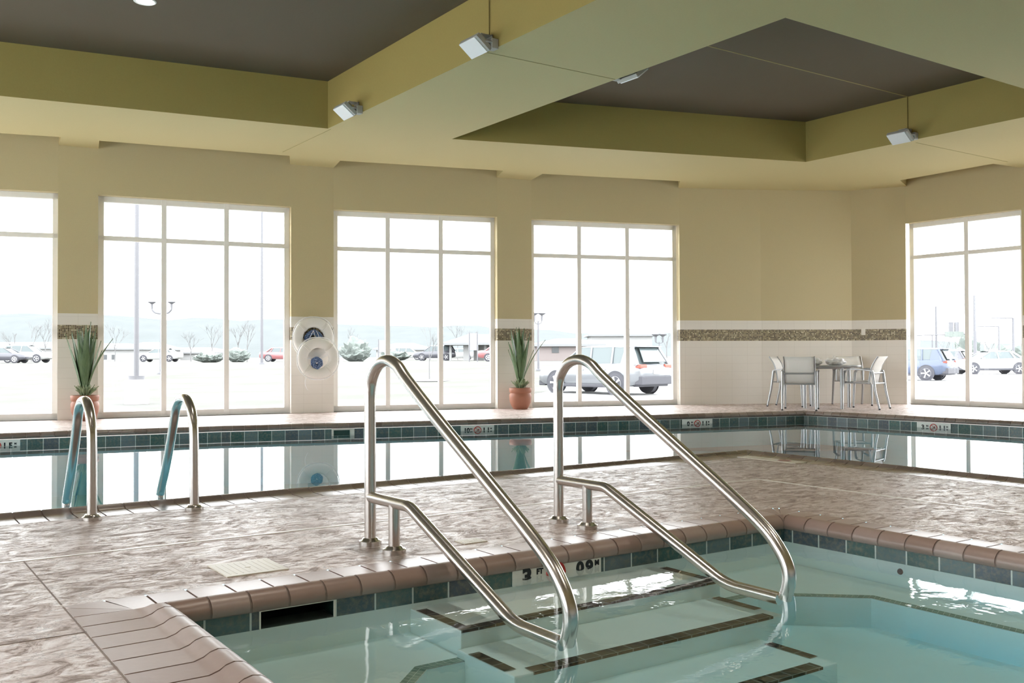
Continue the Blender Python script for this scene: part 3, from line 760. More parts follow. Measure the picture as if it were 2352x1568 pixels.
def coil(loc, w, h, label, seed, strings=False):
    rnd = random.Random(seed); e = Vector((.68, -.11, 0)).normalized(); root = empty('rope_coil', loc, math.atan2(e.y, e.x)); mb = MB()
    for k in range(34):
        cx, cz = rnd.uniform(-.02, .02), rnd.uniform(-.02, .02); a, b = w * rnd.uniform(.45, 1), h * rnd.uniform(.45, 1); y = rnd.uniform(-.028, .028)
        mb.tube([(cx + a * math.cos(q), y + .01 * math.sin(3 * q + k), cz + b * math.sin(q)) for q in [2 * PI * j / 18 for j in range(18)]], .0075, 6, closed=True)
    mb.build('coils', 'rope_b', root)
    mb = MB()
    if strings:
        for (x0, x1) in ((-.15, -.02), (-.02, .06), (.03, .14)): mb.tube([(x0, -.06, -.14), (x1, -.06, .12)] if x0 < -.1 else [(x0, -.06, .12), (x1, -.06, -.14)], .004, 6)
        mb.build('white_lashing', 'rope_w', root)
    return tag(root, label, 'rope')
coil((6.14, 14.505, 1.20), .135, .13, 'bundle of dark blue rope laced with white cord inside the upper life ring', 1, True)
coil((6.143, 14.385, .80), .085, .085, 'bundle of bright blue rope showing in the hole of the lower life ring', 2)

# switch plate
e = Vector((.45, -.83, 0)).normalized(); n = Vector((e.y, -e.x, 0)); r = empty('switch_plate', (15.546 + n.x * .0, 11.033 + n.y * .0, 1.33), math.atan2(e.y, e.x))
mb = MB(); mb.box((0, -.008, 0), (.075, .014, .12)); mb.build('plate', 'plate', r, bevel=.003); mb = MB(); mb.box((0, -.02, 0), (.012, .014, .025)); mb.build('toggle', 'plate', r)
tag(r, 'small white switch plate in the mosaic band right of the room corner', 'switch')

# ------------------------------------------------------------------ flood fixtures under the beams
def fixture(loc, rz, label, cord=True):
    """local: wall behind at +x, facing -x; y along the beam"""
    root = empty('flood_light', loc, rz); tilt = Matrix.Rotation(math.radians(38), 3, 'Y')
    def at(p): return tilt @ Vector(p)
    mb = MB(); mb.box(at((-.0, 0, .028)), (.20, .33, .045), tilt); mb.box(at((.01, -.0, .055)), (.13, .22, .03), tilt)
    for k in range(7): mb.box(at((0, -.12 + k * .04, .075)), (.12, .006, .03), tilt)
    mb.build('housing', 'fix_grey', root, bevel=.006)
    mb = MB(); mb.box(at((0, .018, 0)), (.195, .29, .012), tilt); mb.build('lens', 'white_lens', root, bevel=.003)
    mb = MB(); mb.box((.135, -.13, .02), (.08, .10, .10)); mb.tube([(.03, -.16, .03), (.10, -.17, .03), (.14, -.15, .02)], .012, 8); mb.build('junction_box', 'fix_grey', root, bevel=.006)
    mb = MB(); mb.box((.10, -.02, .13), (.14, .12, .008)); mb.box((.165, -.02, .09), (.012, .12, .10)); mb.build('bracket', 'fix_grey', root)
    if cord:
        mb = MB(); mb.tube([(.168, -.02, .10), (.168, -.02, ZT - loc[2] - .002)], .005, 6); mb.build('conduit', 'dark_line', root)
    return tag(root, label, 'light fixture', 'flood lights on the ceiling beams')
fixture((5.137, 8.10, 3.985), 0, 'white faced flood light on the beam side, nearest the top edge, with a cord above')
fixture((5.137, 11.17, 3.985), 0, 'white faced flood light on the beam side near the inner corner of the left tray', False)
fixture((12.383, 8.16, 4.00), 0, 'flood light hanging by a cord at the right side of the right tray')
fixture((7.21, 8.05, 4.02), PI, 'flood light seen edge-on beneath the middle beam, inside the right tray', False)

def downlight(x, y, z, label, vis):
    r = empty('downlight', (x, y, z)); mb = MB(); mb.lathe([(.085, -.004), (.105, -.012), (.115, -.006), (.115, 0)], n=28); mb.build('trim_ring', 'white_lens', r)
    mb = MB(); mb.lathe([(0, -.003), (.088, -.004)], n=28); mb.build('glowing_lens', 'lampglow', r)
    L = bpy.data.lights.new('downlight_lamp', 'SPOT'); L.energy = 75 if vis else 140; L.color = (1, .90, .76); L.spot_size = math.radians(115); L.spot_blend = .8; L.shadow_soft_size = .09
    lo = bpy.data.objects.new('downlight_lamp', L); COL.objects.link(lo); lo.location = (0, 0, -.02); lo.parent = r
    tag(r, label, 'ceiling light', None if vis else 'unseen fill downlights added above the camera')
downlight(2.53, 10.40, ZT, 'white round downlight in the left dark tray, cut by the top edge', True)
for (x, y, z) in ((2.5, 4.0, ZT), (2.5, .5, ZT), (-.7, 2.2, ZT), (5.6, 1.6, ZS)):  # unseen lamps added to brighten the spa, deck and rails
    downlight(x, y, z, 'unseen round downlight added above the camera to brighten the spa and deck', False)

# ------------------------------------------------------------------ table, chairs, cloths
def chair():
    root = empty('sling_chair')
    def t(name, paths, r, mat='silver', n=10):
        mb = MB()
        for p in paths: mb.tube(p, r, n)
        return mb.build(name, mat, root)
    for s in (-1, 1):
        x = .265 * s
        mb = MB(); mb.tube([(x, -.34, .012), (x, -.275, .30), (x * .985, -.235, .60), (x * .985, -.225, .632)], [.016, .020, .023, .023], 10); lg = mb.build('leg', 'silver', root)
        mb = MB(); mb.lathe([(0, 0), (.016, 0), (.017, .022), (0, .024)], (x, -.342, 0), 10); mb.build('glide', 'rubber', lg)
        mb = MB(); mb.tube([(x, .27, .012), (x, .255, .35), (x, .235, .60), (x, .215, .632)], [.015, .020, .022, .022], 10); lg = mb.build('leg', 'silver', root)
        mb = MB(); mb.lathe([(0, 0), (.016, 0), (.017, .022), (0, .024)], (x, .270, 0), 10); mb.build('glide', 'rubber', lg)
        # flat arm
        mb = MB(); P_ = smooth_path([(x, -.24, .635), (x, -.10, .655), (x, .08, .665), (x, .20, .645), (x, .245, .615)], 5); w = .024
        vs = []
        for p in P_: vs += [p + Vector((-w, 0, -.009)), p + Vector((w, 0, -.009)), p + Vector((w, 0, .009)), p + Vector((-w, 0, .009))]
        mb.raw(vs, [(i * 4 + k, i * 4 + (k + 1) % 4, i * 4 + 4 + (k + 1) % 4, i * 4 + 4 + k) for i in range(len(P_) - 1) for k in range(4)] + [(0, 1, 2, 3), tuple(len(vs) - 4 + k for k in (3, 2, 1, 0))])
        mb.build('armrest', 'silver', root, bevel=.004)
        t('back_post', [smooth_path([(x * .90, -.16, .42), (x * .90, -.175, .52), (x * .90, -.195, .64), (x * .90, -.24, .76), (x * .90, -.315, .875)], 5)], .013)
    t('seat_frame', [[(-.238, -.20, .43), (-.238, .23, .445)], [(.238, -.20, .43), (.238, .23, .445)], [(-.265, -.255, .43), (.265, -.255, .43)], [(-.262, .243, .425), (.262, .243, .425)], [(-.262, -.232, .60), (.262, -.232, .60)]], .013)
    def sheet(name, prof, w):
        mb = MB(); n = len(prof); vs = []
        for (y, z, dy, dz) in prof:
            for k in range(7):
                f = k / 6 * 2 - 1; sag = (1 - f * f)
                vs.append((f * w, y + dy * sag, z + dz * sag))
        fs = [(i * 7 + k, i * 7 + k + 1, (i + 1) * 7 + k + 1, (i + 1) * 7 + k) for i in range(n - 1) for k in range(6)]
        mb.raw(vs, fs, True); o = mb.build(name, 'sling', root); m = o.modifiers.new('s', 'SOLIDIFY'); m.thickness = .008; return o
    sheet('seat', [(-.20, .438, 0, -.012), (-.05, .438, 0, -.02), (.10, .444, 0, -.02), (.22, .452, 0, -.008), (.252, .435, 0, 0)], .238)
    sheet('backrest', [(-.158, .43, -.01, 0), (-.172, .52, -.018, 0), (-.19, .62, -.02, 0), (-.222, .73, -.018, 0), (-.262, .80, -.012, 0), (-.318, .875, -.005, 0)], .240)
    return root
c0 = chair()
CH = [((12.98, 10.42), (.82, .57), 'white sling chair, the left front one, seen squarely from behind'),
      ((14.02, 9.95), (-.283, .96), 'white sling chair at the right of the table, facing left, nearest the window'),
      ((14.88, 10.80), (-.62, -.78), 'sling chair behind the table in the room corner, its back against the tile wall'),
      ((13.72, 11.22), (.40, -.92), 'sling chair at the far left of the table, half hidden by the front chair')]
for i, (p, h, lb) in enumerate(CH):
    c = c0 if i == 0 else copy_tree(c0)
    c.location = (p[0], p[1], 0); c.rotation_euler = (0, 0, math.atan2(h[1], h[0]) - PI / 2)
    tag(c, lb, 'chair', 'chairs around the corner table')
tb = empty('round_table', (13.77, 10.50, 0), .45)
mb = MB(); mb.lathe([(0, .690), (.53, .690), (.555, .696), (.56, .715), (.555, .728), (0, .728)], n=48); mb.build('tabletop', 'tabletop', tb)
mb = MB(); mb.tube([(.44 * math.cos(q), .44 * math.sin(q), .685) for q in [2 * PI * k / 32 for k in range(32)]], .014, 8, closed=True); mb.build('apron', 'silver', tb)
for k in range(4):
    q = PI / 4 + k * PI / 2; mb = MB(); mb.tube([(.43 * math.cos(q), .43 * math.sin(q), .0), (.43 * math.cos(q), .43 * math.sin(q), .70)], .028, 12); mb.build('leg', 'silver', tb)
tag(tb, 'round grey table on four metal legs in the room corner', 'table')
def cloth(loc, r, seed, label):
    rnd = random.Random(seed); bm = bmesh.new(); bmesh.ops.create_icosphere(bm, subdivisions=4, radius=1)
    from mathutils import noise as nz
    for v in bm.verts:
        p = v.co.copy(); d = 1 + .28 * nz.noise(p * 2.1 + Vector((seed, 0, 0))) + .16 * nz.noise(p * 5 + Vector((0, seed, 0)))
        v.co = Vector((p.x * r[0] * d, p.y * r[1] * d, max(-.0, (p.z * .55 + .45) * r[2] * d)))
    me = bpy.data.meshes.new('towel'); bm.to_mesh(me); bm.free(); me.materials.append(M['cloth'])
    for p in me.polygons: p.use_smooth = True
    o = bpy.data.objects.new('towel', me); COL.objects.link(o); o.location = loc; return tag(o, label, 'towel', 'towels on the table')
cloth((13.82, 10.36, .7285), (.17, .15, .13), 4, 'crumpled white towel in the middle of the round table')
cloth((13.56, 10.62, .7285), (.13, .15, .12), 9, 'crumpled white towel at the left side of the round table, beside the front chair')

# ------------------------------------------------------------------ outdoors
def smooth01(t): t = min(1, max(0, t)); return t * t * (3 - 2 * t)
FW, RT = Vector((.5681, .8230, 0)), Vector((.8230, -.5681, 0))
def ground(x, y):
    d = FW.x * x + FW.y * y; a = (RT.x * x + RT.y * y) / max(d, 1)
    return -.48 + (1 - smooth01((a - .18) / .2)) * .90 * smooth01((d - 32) / 43)
mb = MB(); nd, na = 46, 60; ds = [14 + (i / (nd - 1)) ** 2.6 * 900 for i in range(nd)]; vs = []
for d in ds:
    for j in range(na):
        a = -1.1 + 2.4 * j / (na - 1); p = FW * d + RT * (a * d); vs.append((p.x, p.y, ground(p.x, p.y)))
keep = []
for i in range(nd - 1):
    for j in range(na - 1):
        keep.append((i * na + j, i * na + j + 1, (i + 1) * na + j + 1, (i + 1) * na + j))
mb.raw(vs, keep, True); g = mb.build('ground', 'lawn', auto=True)
for p in g.data.polygons:
    if p.normal.z < 0: g.data.flip_normals(); break
struct(g); g.location = (0, 0, -.005)
def P(k, d): return (FW + RT * k) * d            # k = sideways per metre ahead
def K(px): return (px - 1176) / 2211.6
def patch(name, corners, mat, dz):
    mb = MB(); n = 10; vs = []
    for i in range(n + 1):
        for j in range(n + 1):
            a = Vector(corners[0]).lerp(Vector(corners[1]), j / n); b = Vector(corners[3]).lerp(Vector(corners[2]), j / n); q = a.lerp(b, i / n); vs.append((q.x, q.y, ground(q.x, q.y) + dz))
    mb.raw(vs, [(i * (n + 1) + j, i * (n + 1) + j + 1, (i + 1) * (n + 1) + j + 1, (i + 1) * (n + 1) + j) for i in range(n) for j in range(n)]); o = mb.build(name, mat); return struct(o)
patch('parking_lot', [P(-.05, 26)[:], P(.75, 24)[:], P(.75, 110)[:], P(.12, 60)[:]], 'asphalt', .02)
patch('walkway', [(-2, 18.6, 0), (16.6, 12.9, 0), (17.2, 15.0, 0), (-2, 21, 0)], 'asphalt', .03)
patch('walkway_side', [(16.6, 4, 0), (17.9, 4, 0), (18.9, 12.9, 0), (17.0, 12.5, 0)], 'asphalt', .03)
patch('grass_verge', [P(.33, 27)[:], P(.75, 25.5)[:], P(.75, 33)[:], P(.33, 34)[:]], 'lawn', .04)

def hills():
    mb = MB(); n = 90; vs = []
    for j in range(n):
        k = -1.0 + 2.2 * j / (n - 1); d = 900
        px = 1176 + k * 2211
        h = .052 if px < 200 else .052 - (px - 200) * .0000195 if px < 1500 else .0266 - (px - 1500) * .000016
        h = max(h, .010) + .0015 * math.sin(px * .013) + .0010 * math.sin(px * .041 + 1)
        p = P(k, d); zt = .9 + h * d
        for (dd, zz) in ((0, -1), (40, zt * .55), (95, zt * .86), (150, zt)):
            q = P(k, d + dd); vs.append((q.x, q.y, zz * (1 + .03 * math.sin(j * 1.7 + dd))))
    mb.raw(vs, [(j * 4 + r, (j + 1) * 4 + r, (j + 1) * 4 + r + 1, j * 4 + r + 1) for j in range(n - 1) for r in range(3)], True); struct(mb.build('far_hills', 'hill'))
hills()

def place(o, k, d, rz=None):
    p = P(k, d); o.location = (p.x, p.y, ground(p.x, p.y)); 
    if rz is not None: o.rotation_euler = (0, 0, rz)
    return o
FACE = math.atan2(-FW.y, -FW.x)         # rotation that turns local +x towards the pool room
# lamp posts and poles
def pole(px, d, h, r, label, kind='plain', name='light_pole', spread=.55):
    root = empty(name); mb = MB(); mb.tube([(0, 0, 0), (0, 0, h)], [r, r * .8], 12); mb.build('pole', 'pole', root)
    if kind == 'pedestal':
        mb = MB(); mb.lathe([(0, 0), (.36, 0), (.36, .66), (.33, .72), (0, .72)], n=24); mb.build('pedestal', 'concrete', root)
        mb = MB(); mb.lathe([(r, .84), (.23, .84), (.23, .72), (0, .72)], n=20); mb.build('base_cover', 'pole', root)
    else:
        mb = MB(); mb.lathe([(r, .12), (r * 2, .1), (r * 2.2, 0), (0, 0)], n=14); mb.build('base', 'pole', root)
    if kind == 'twin':
        for s in (-1, 1):
            w = spread
            mb = MB(); mb.tube([(0, 0, h * .93), (0, s * w * .7, h * .95), (0, s * w, h)], r * .5, 6); mb.build('arm', 'pole', root)
            mb = MB(); q = d * .0026; mb.lathe([(q * .35, 0), (q * .5, q * 2.2), (q * 1.5, q * 2.8), (q * 1.6, q * 3.1), (0, q * 3.4)], (0, s * w, h), 12); mb.build('lamp_head', 'pole', root)
    if kind == 'arm':
        w = d * .018
        mb = MB(); mb.tube([(0, 0, h), (0, -w, h)], r * .7, 6); mb.box((0, -w, h), (r * 2, d * .008, r)); mb.build('lamp_head', 'pole', root)
    place(root, K(px), d, FACE); return tag(root, label, 'light pole')
pole(312, 28.7, 9.0, .078, 'tall light pole on a white round concrete pedestal, outside the second window', 'pedestal')
pole(370, 54, 3.6, .115, 'dark twin-headed street lamp beside the mullion of the second window', 'twin')
pole(600, 70, 14.0, .105, 'thin tall dark pole outside the right part of the second window', 'plain')
pole(1235, 56, 2.9, .07, 'twin-headed street lamp right of the agave between the windows', 'twin', spread=.22)
pole(1513, 75, 1.55, .05, 'far small twin-headed lamp behind the silver car roof', 'twin', spread=.28)
pole(2149, 90, 5.9, .11, 'far pole with a sign arm outside the left pane of the right window', 'plain')
pole(2238, 75, 6.0, .13, 'tall far pole just right of the right window mullion', 'plain')
pole(2293, 90, 4.0, .10, 'short far street light with an arm to the left, in the right window', 'arm')
pole(2326, 80, 4.4, .11, 'taller far street light with a left arm, at the right border', 'arm')
def signboard(px, d, w, z0, z1, label):
    root = empty('road_sign'); mb = MB(); mb.box((0, 0, (z0 + z1) / 2), (.12, w, z1 - z0)); mb.build('board', 'bwall', root, bevel=.02)
    for s in (-1, 1): mb = MB(); mb.tube([(.08, s * w * .42, 0), (.08, s * w * .42, z1 + .1)], .045, 8); mb.build('post', 'pole', root)
    place(root, K(px), d, FACE); tag(root, label, 'sign')
signboard(1086, 85, .85, 1.0, 2.5, 'white board between two thin dark posts, in front of the canopy building')
signboard(876, 90, .75, .9, 2.0, 'white board between two thin posts, left of the mullion of the third window')
# mast arm and signals
root = empty('signal_arm'); mb = MB(); mb.tube([(0, -2.6, 3.1), (0, 3.9, 3.3)], .05, 8); mb.build('arm', 'pole', root); mb = MB(); mb.box((0, 2.0, 3.25), (.1, 1.7, .5)); mb.build('street_sign', 'shrub', root)
for s in (0,): pass
mb = MB(); mb.tube([(0, 0, 0), (0, 0, 3.2)], .06, 8); mb.build('post', 'pole', root)
place(root, K(2140), 88, FACE); tag(root, 'horizontal signal arm with a green street sign, above the blue car', 'signal arm')
for px in (2183, 2196):
    r = empty('traffic_light'); mb = MB(); mb.box((0, 0, 3.85), (.3, .42, 1.5)); mb.build('housing', 'pole', r, bevel=.04); mb = MB(); mb.tube([(0, 0, 0), (0, 0, 3.2)], .02, 6); mb.build('post', 'bwall', r)
    place(r, K(px), 95, FACE); tag(r, 'small traffic light left of the mullion of the right window, the %s one' % ('left' if px < 2190 else 'right'), 'traffic light', 'traffic lights beyond the parking')

def house(px, d, w, h, dep, rh, mat, label, wins=(), hip=True, canopy=False, name='house'):
    root = empty(name); mb = MB()
    if canopy:
        for s in (-.46, -.2, .1, .42): mb.box((dep * .3, s * w, h / 2), (.25, .25 + .5 * (s == -.2), h))
        mb.box((-dep * .3, w * .15, h / 2), (dep * .3, w * .5, h))
    else: mb.box((0, 0, h / 2), (dep, w, h))
    mb.build('walls', mat, root)
    mb = MB(); o = .5; a, b = dep / 2 + o, w / 2 + o; t = b - min(a, b * .8) * .9 if hip else b
    vs = [(-a, -b, h), (a, -b, h), (a, b, h), (-a, b, h), (0, -t, h + rh), (0, t, h + rh), (-a, -b, h - .25), (a, -b, h - .25), (a, b, h - .25), (-a, b, h - .25)]
    mb.raw(vs, [(0, 1, 4), (1, 2, 5, 4), (2, 3, 5), (3, 0, 4, 5), (6, 7, 1, 0), (7, 8, 2, 1), (8, 9, 3, 2), (9, 6, 0, 3), (9, 8, 7, 6)]); mb.build('roof', 'broof', root)
    for (y, z, ww, hh) in wins:
        mb = MB(); mb.box((dep / 2 + .02, y, z), (.06, ww, hh)); mb.build('window', 'bwin', root)
    place(root, K(px), d, FACE); return tag(root, label, 'building')
house(250, 150, 13, 1.9, 8, .8, 'bwall', 'low white building with four small square windows, outside the second window', [(-4.6 + k * 1.3 + 3, .55, .55, .7) for k in range(4)], name='building')
house(345, 170, 8, 2.0, 7, 1.2, 'bwall', 'small white house right of the tall light pole', name='house')
house(440, 180, 14, 1.4, 7, .9, 'bwall', 'long low white building behind the bare trees of the second window')
house(928, 150, 8, 1.7, 6, .9, 'bwall', 'low white house with dormers outside the third window', [(-1, 1.2, .5, .7)])
house(1100, 110, 7.0, 2.0, 5, 1.0, 'bwall', 'canopied building with a pale hipped roof on pillars, outside the third window', canopy=True, name='canopy_building')
house(1300, 100, 6.5, 1.7, 6, .6, 'bpink', 'low pale pink building left of the silver car', [(-1.3, 1.1, .7, .6)], name='building')
house(1420, 130, 8, 3.3, 7, .9, 'bwall', 'pale house roof showing above the silver car', name='house')
house(60, 165, 16, 2.2, 8, 1.0, 'bwall', 'white building outside the left window')

def bare_tree(px, d, h, label, seed, spread=.5, trunk=.05, mulch=False):
    rnd = random.Random(seed); root = empty('bare_tree'); mb = MB()
    def grow(p, dirv, L, r, lv):
        q = p + dirv * L; mb.tube([p, (p + q) / 2 + Vector((rnd.uniform(-1, 1), rnd.uniform(-1, 1), 0)) * L * .04, q], [r, r * .8, r * .6], 5, cap=False)
        if lv == 0: return
        for _ in range(3 if lv > 1 else 4):
            a = rnd.uniform(0, 6.28); s = rnd.uniform(.3, spread); nd_ = (dirv + Vector((math.cos(a), math.sin(a), rnd.uniform(-.1, .3))) * s).normalized(); grow(p.lerp(q, rnd.uniform(.55, 1)), nd_, L * rnd.uniform(.55, .78), r * .55, lv - 1)
    grow(Vector((0, 0, 0)), Vector((0, 0, 1)), h * .42, trunk, 4); mb.build('branches', 'bark', root, auto=False)
    if mulch:
        mb = MB(); mb.lathe([(0, .07), (.7, .06), (1.0, 0.0)], n=24); mb.build('mulch_ring', 'bark', root)
    place(root, K(px), d); return tag(root, label, 'tree', 'bare winter trees outside')
bare_tree(985, 46, 2.7, 'slim young bare tree in a dark mulch ring outside the third window', 11, .35, .03, True)
spec = [(262, 120, 5, 'bare tree above the low white building with four windows'), (437, 110, 3.6, 'bare tree right of the first mullion of the second window'), (485, 105, 4.6, 'bare forked tree in the middle of the second window'), (545, 110, 5.2, 'bare wide tree just right of the second mullion of the second window'), (566, 100, 4.0, 'bare tree left of the thin dark pole'), (28, 115, 4.5, 'bare tree at the left border in the first window'), (70, 120, 5.5, 'bare tree in the middle of the left window'), (102, 110, 6.0, 'bare tree at the right edge of the left window'),
        (1050, 130, 6, 'bare tree left of the canopy building'), (1075, 140, 5, 'bare tree behind the canopy building'), (812, 120, 4.5, 'bare tree right of the life rings in the third window'), (1530, 110, 5, 'bare tree behind the right end of the silver car'), (2270, 110, 5.2, 'bare tree in the right pane of the right window'), (2170, 120, 4.6, 'bare tree behind the traffic lights')]
for i, (px, d, h, lb) in enumerate(spec): bare_tree(px, d, h, lb, 20 + i, .55, .06)
def shrub(px, d, w, h, label, seed):
    bm = bmesh.new(); bmesh.ops.create_icosphere(bm, subdivisions=4, radius=1); from mathutils import noise as nz
    for v in bm.verts:
        p = v.co.copy(); q = 1 + .35 * nz.noise(p * 2.5 + Vector((seed, 0, 0))) + .25 * nz.noise(p * 7); v.co = Vector((p.x * w * .4 * q, p.y * w * .5 * q, max(-.1, (p.z * .5 + .45) * h * q)))
    me = bpy.data.meshes.new('shrub'); bm.to_mesh(me); bm.free(); me.materials.append(M['shrub']); o = bpy.data.objects.new('shrub', me); COL.objects.link(o); place(o, K(px), d); tag(o, label, 'shrub', 'shrubs outside')
for i, (px, d, w, h, lb) in enumerate([(545, 95, 2.6, 1.3, 'dark round shrub beside the second mullion of the second window'), (478, 90, 3.0, .9, 'low green shrub in the middle of the second window'), (815, 100, 3.6, 2.2, 'tall hazy green shrub right of the life rings'), (2222, 150, 3.8, 4.0, 'green tree-like shrub behind the pole right of the mullion of the right window'), (2310, 100, 6.0, 2.2, 'wide hazy green shrub behind the white sedan'), (2185, 110, 5, 1.8, 'hazy green shrub behind the traffic lights'), (905, 118, 4, 1.1, 'hazy low shrub behind the mullion left of the young tree')]): shrub(px, d, w, h, lb, i)

# ------------------------------------------------------------------ vehicles
SUV = dict(st=[(-2.42, .80, .48, .92), (-2.34, .90, .38, 1.04), (-1.95, .95, .28, 1.10), (-.5, .965, .26, 1.07), (.85, .965, .26, 1.04), (1.25, .955, .26, 1.03), (2.0, .93, .28, .95), (2.33, .86, .34, .82), (2.44, .72, .42, .68)],
           gh=(-2.30, 1.22, -1.92, .40, 1.64, .88, .69), wr=.38, wb=(-1.38, 1.41), tr=.862, H=1.70)
SED = dict(st=[(-2.35, .76, .45, .86), (-2.28, .86, .34, .97), (-1.9, .90, .26, 1.00), (-.5, .915, .22, .96), (.85, .915, .22, .93), (1.2, .905, .22, .92), (1.9, .88, .24, .84), (2.25, .82, .30, .72), (2.36, .68, .38, .6)],
           gh=(-1.72, 1.12, -1.05, .28, 1.38, .82, .62), wr=.335, wb=(-1.37, 1.42), tr=.81, H=1.44)
def vehicle(T, paint, name, detail=True):
    root = empty(name); S = T['st']; mb = MB(); vs = []; m = 12
    def top(x):
        for i in range(len(S) - 1):
            if S[i][0] <= x <= S[i + 1][0]: f = (x - S[i][0]) / (S[i + 1][0] - S[i][0]); return S[i][3] + (S[i + 1][3] - S[i][3]) * f
        return .9
    for (x, w, zb, zt) in S:
        half = [(.55 * w, zb), (.93 * w, zb + .03), (w, zb + .16), (w, zb + (zt - zb) * .62), (w * .965, zt - .06), (w * .88, zt)]
        ring_ = [(x, y, z) for y, z in half] + [(x, -y, z) for y, z in half[::-1]]; vs += ring_
    fs = [(i * m + k, i * m + (k + 1) % m, (i + 1) * m + (k + 1) % m, (i + 1) * m + k) for i in range(len(S) - 1) for k in range(m)] + [tuple(range(m))[::-1], tuple(range((len(S) - 1) * m, len(S) * m))]
    mb.raw(vs, fs, True)
    b0, b1, t0, t1, zr, yb, yt = T['gh']; zc = 1.0 if T is SUV else .9
    # roof and pillars in body colour
    Vb = [(b0, zc + .04), (b1, zc - .02)]; n = 7
    rv = []
    for i in range(n):
        f = i / (n - 1); x = t0 - .10 + (t1 - t0 + .14) * f; z = zr + .055 * math.sin(PI * (.15 + .7 * f))
        rv += [(x, -yt - .01, z - .05), (x, -yt * .8, z), (x, 0, z + .02), (x, yt * .8, z), (x, yt + .01, z - .05)]
    rf = [(i * 5 + k, i * 5 + k + 1, (i + 1) * 5 + k + 1, (i + 1) * 5 + k) for i in range(n - 1) for k in range(4)]
    mb.raw(rv, rf, True)
    mb.raw([(p[0], p[1], p[2] - .04) for p in rv], rf, True)
    for s in (-1, 1):
        for (xb, xt, r_) in ((b0, t0, .07), (b1, t1, .035), (-.18, -.12, .04), ((-1.15, -1.10, .045) if T is SUV else (-1.22, -.95, .06))):
            mb.tube([(xb, s * yb, zc), (xt, s * (yt + .005), zr)], r_, 8)
    if T is SUV: 
        for s in (-1, 1): mb.face([(-2.25, s * .885, 1.02), (-1.55, s * .90, 1.05), (-1.62, s * .735, 1.58), (-1.92, s * .70, 1.62)])
        mb.box((-2.02, 0, 1.655), (.30, 1.25, .035))
    body = mb.build('body', paint, root)
    mb = MB(); mb.raw([(b0, -yb, zc - .06), (b1, -yb, zc - .06), (b1, yb, zc - .06), (b0, yb, zc - .06), (t0, -yt, zr), (t1, -yt, zr), (t1, yt, zr), (t0, yt, zr)], [(0, 1, 5, 4), (1, 2, 6, 5), (2, 3, 7, 6), (3, 0, 4, 7), (4, 5, 6, 7)]); mb.build('windows', 'cglass', root)
    R = T['wr']
    for x in T['wb']:
        for s in (-1, 1):
            y = s * T['tr']; rot = Matrix.Rotation(PI / 2, 3, 'X')
            mb = MB(); mb.lathe([(.0, -.12), (R * .66, -.12), (R * .9, -.115), (R, -.09), (R, .09), (R * .9, .115), (R * .66, .12), (0, .12)], (x, y, R), 26, rot); wh = mb.build('wheel', 'tyre', root)
            mb = MB(); mb.lathe([(R * .66, 0), (R * .70, .012), (R * .58, .012)], (x, y + s * .123, R), 26, rot)
            for k in range(5):
                a = k * 2 * PI / 5; d = Vector((math.cos(a), 0, math.sin(a)))
                for w_ in (-.08, .08):
                    d2 = Vector((math.cos(a + w_), 0, math.sin(a + w_))); mb.tube([Vector((x, y + s * .125, R)), Vector((x, y + s * .125, R)) + d2 * R * .64], .024, 6)
            mb.lathe([(0, .015), (.06, .012), (.06, 0)], (x, y + s * .125, R), 12, Matrix.Rotation(-s * PI / 2, 3, 'X')); mb.build('rim', 'rim', wh)
            # dark arch
            mb = MB(); mb.lathe([(R * .9, .0), (R + .045, .004), (R + .055, 0)], (x, s * (S[3][1] + .004), R + .01), 26, rot); mb.lathe([(0, 0), (R * 1.06, 0)], (x, s * (S[3][1] + .002), R + .01), 26, rot); mb.build('wheel_arch', 'trimblk', root)
    if detail:
        xr = S[0][0]; mb = MB(); mb.box((xr + .10, 0, .50), (.30, 1.78, .30)); mb.box((xr + .25, 0, .36), (.30, 1.60, .16)); mb.box((2.25 if T is SUV else 2.15, 0, .36), (.34, 1.60, .20))
        for s in (-1, 1): mb.box((0, s * (S[3][1] - .01), .30), (2.2, .06, .12))
        mb.build('bumpers', 'trimblk', root, bevel=.04)
        z = .98 if T is SUV else .86
        for s in (-1, 1):
            mb = MB(); mb.box((xr + .11, s * .70, z), (.22, .40, .13)); mb.build('tail_light', 'tail', root, bevel=.03)
            mb = MB(); mb.box((xr + .02, s * .70, .50), (.08, .16, .07)); mb.build('reflector', 'tail', root, bevel=.01)
            mb = MB(); mb.box((.85, s * .99, 1.06 if T is SUV else .96), (.16, .18, .12)); mb.build('mirror', paint, root, bevel=.03)
            mb = MB()
            for hx in (.15, -.85): mb.box((hx, s * (S[3][1] + .004), .86 if T is SUV else .80), (.16, .03, .03))
            mb.build('door_handles', 'rim', root)
        mb = MB(); mb.box((xr - .02, 0, .80), (.06, .34, .16)); mb.build('number_plate', 'plate', root, bevel=.005)
        if T is SUV:
            mb = MB(); mb.raw([(-2.355, -.62, 1.13), (-2.355, .62, 1.13), (-2.07, .50, 1.60), (-2.07, -.50, 1.60)], [(0, 1, 2, 3)]); o = mb.build('rear_window', 'cglass', root); so = o.modifiers.new('s', 'SOLIDIFY'); so.thickness = .02
    return root
def carplace(o, x, y, hx, hy, label, cat='car', scale=1.0):
    o.location = (x, y, ground(x, y) + .03); o.rotation_euler = (0, 0, math.atan2(hy, hx)); o.scale = (scale,) * 3; return tag(o, label, cat)
carplace(vehicle(SUV, 'c_silver', 'suv'), 22.40, 26.75, -.17, .985, 'silver grey SUV parked outside the fourth window, seen from its rear left')
p = P(K(2078), 52); carplace(vehicle(SUV, 'c_blue', 'suv'), p.x, p.y, -.24, .97, 'dark blue SUV at the left edge of the right window, tail to the right')
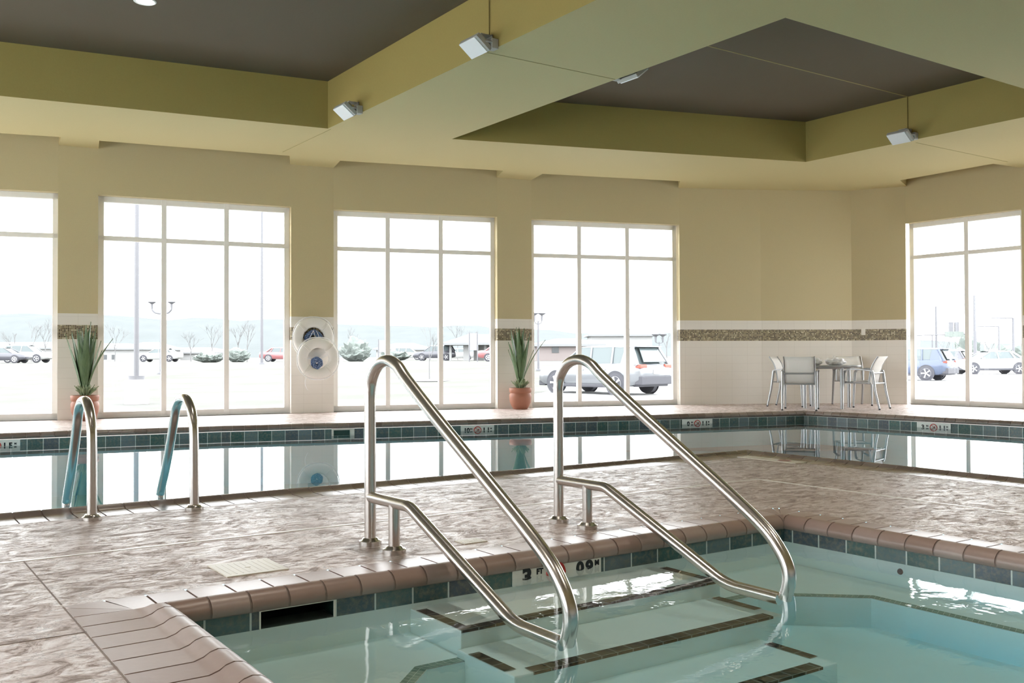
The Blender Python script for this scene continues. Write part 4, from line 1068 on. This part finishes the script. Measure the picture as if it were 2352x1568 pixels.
p = P(K(2150), 80); carplace(vehicle(SUV, 'c_dark', 'suv'), p.x, p.y, -.30, .95, 'dark car just behind the blue SUV outside the right window')
p = P(K(2271), 67); carplace(vehicle(SED, 'c_white', 'sedan'), p.x, p.y, -RT.x, -RT.y, 'white sedan parked side-on in the right pane of the right window', scale=1.12)
def far_car(px, d, mat, T, head, label, name):
    p = P(K(px), d); carplace(vehicle(T, mat, name, False), p.x, p.y, head * RT.x, head * RT.y, label)
far_car(650, 100, 'c_red', SED, 1, 'red sedan beside the right jamb of the second window', 'sedan')
far_car(1048, 120, 'c_white', SED, -1, 'small white sedan left of the canopy building', 'sedan')
far_car(997, 110, 'c_dark', SUV, -1, 'small dark car behind the young tree of the third window', 'hatchback')
far_car(935, 135, 'c_white', SUV, 1, 'white van-like car left of the young tree', 'suv')
far_car(1154, 90, 'c_red', SED, 1, 'red car at the right jamb of the third window', 'sedan')
far_car(60, 95, 'c_white', SUV, 1, 'white car outside the left window', 'suv')
far_car(8, 90, 'c_dark', SED, 1, 'dark car at the left border in the left window', 'sedan')
far_car(365, 105, 'c_white', SED, -1, 'small white car right of the tall light pole', 'sedan')

# ------------------------------------------------------------------ light, camera
w = bpy.data.worlds.new('overcast_sky'); bpy.context.scene.world = w; w.use_nodes = True
nt = w.node_tree; bg = nt.nodes['Background']; bg.inputs[0].default_value = (.97, .985, 1.0, 1); bg.inputs[1].default_value = 7.9
cam = bpy.data.cameras.new('camera'); co = bpy.data.objects.new('camera', cam); COL.objects.link(co)
f, th, p_, ro = 2211.64, 0.9671957, 0.01526297, -0.00352614
Fv = Vector((math.cos(th), math.sin(th), 0)); Rv = Vector((math.sin(th), -math.cos(th), 0)); Z = Vector((0, 0, 1))
fwd = Fv * math.cos(p_) + Z * math.sin(p_); up0 = -Fv * math.sin(p_) + Z * math.cos(p_)
rr = Rv * math.cos(ro) + up0 * math.sin(ro); uu = -Rv * math.sin(ro) + up0 * math.cos(ro)
co.matrix_world = Matrix.Translation((0, 0, .9)) @ Matrix((rr, uu, -fwd)).transposed().to_4x4()
cam.sensor_width = 36; cam.lens = f * 36 / 2352; cam.clip_start = .05; cam.clip_end = 3000
sc = bpy.context.scene; sc.camera = co
sc.view_settings.view_transform = 'Standard'; sc.view_settings.look = 'None'; sc.view_settings.gamma = 1; sc.view_settings.exposure = 0.06
sc.view_settings.use_curve_mapping = False
cy = sc.cycles; cy.max_bounces = 10; cy.diffuse_bounces = 6; cy.glossy_bounces = 5; cy.transparent_max_bounces = 24; cy.transmission_bounces = 6; cy.volume_bounces = 0
cy.caustics_reflective = False; cy.caustics_refractive = False; cy.use_denoising = True; cy.sample_clamp_indirect = 8.0
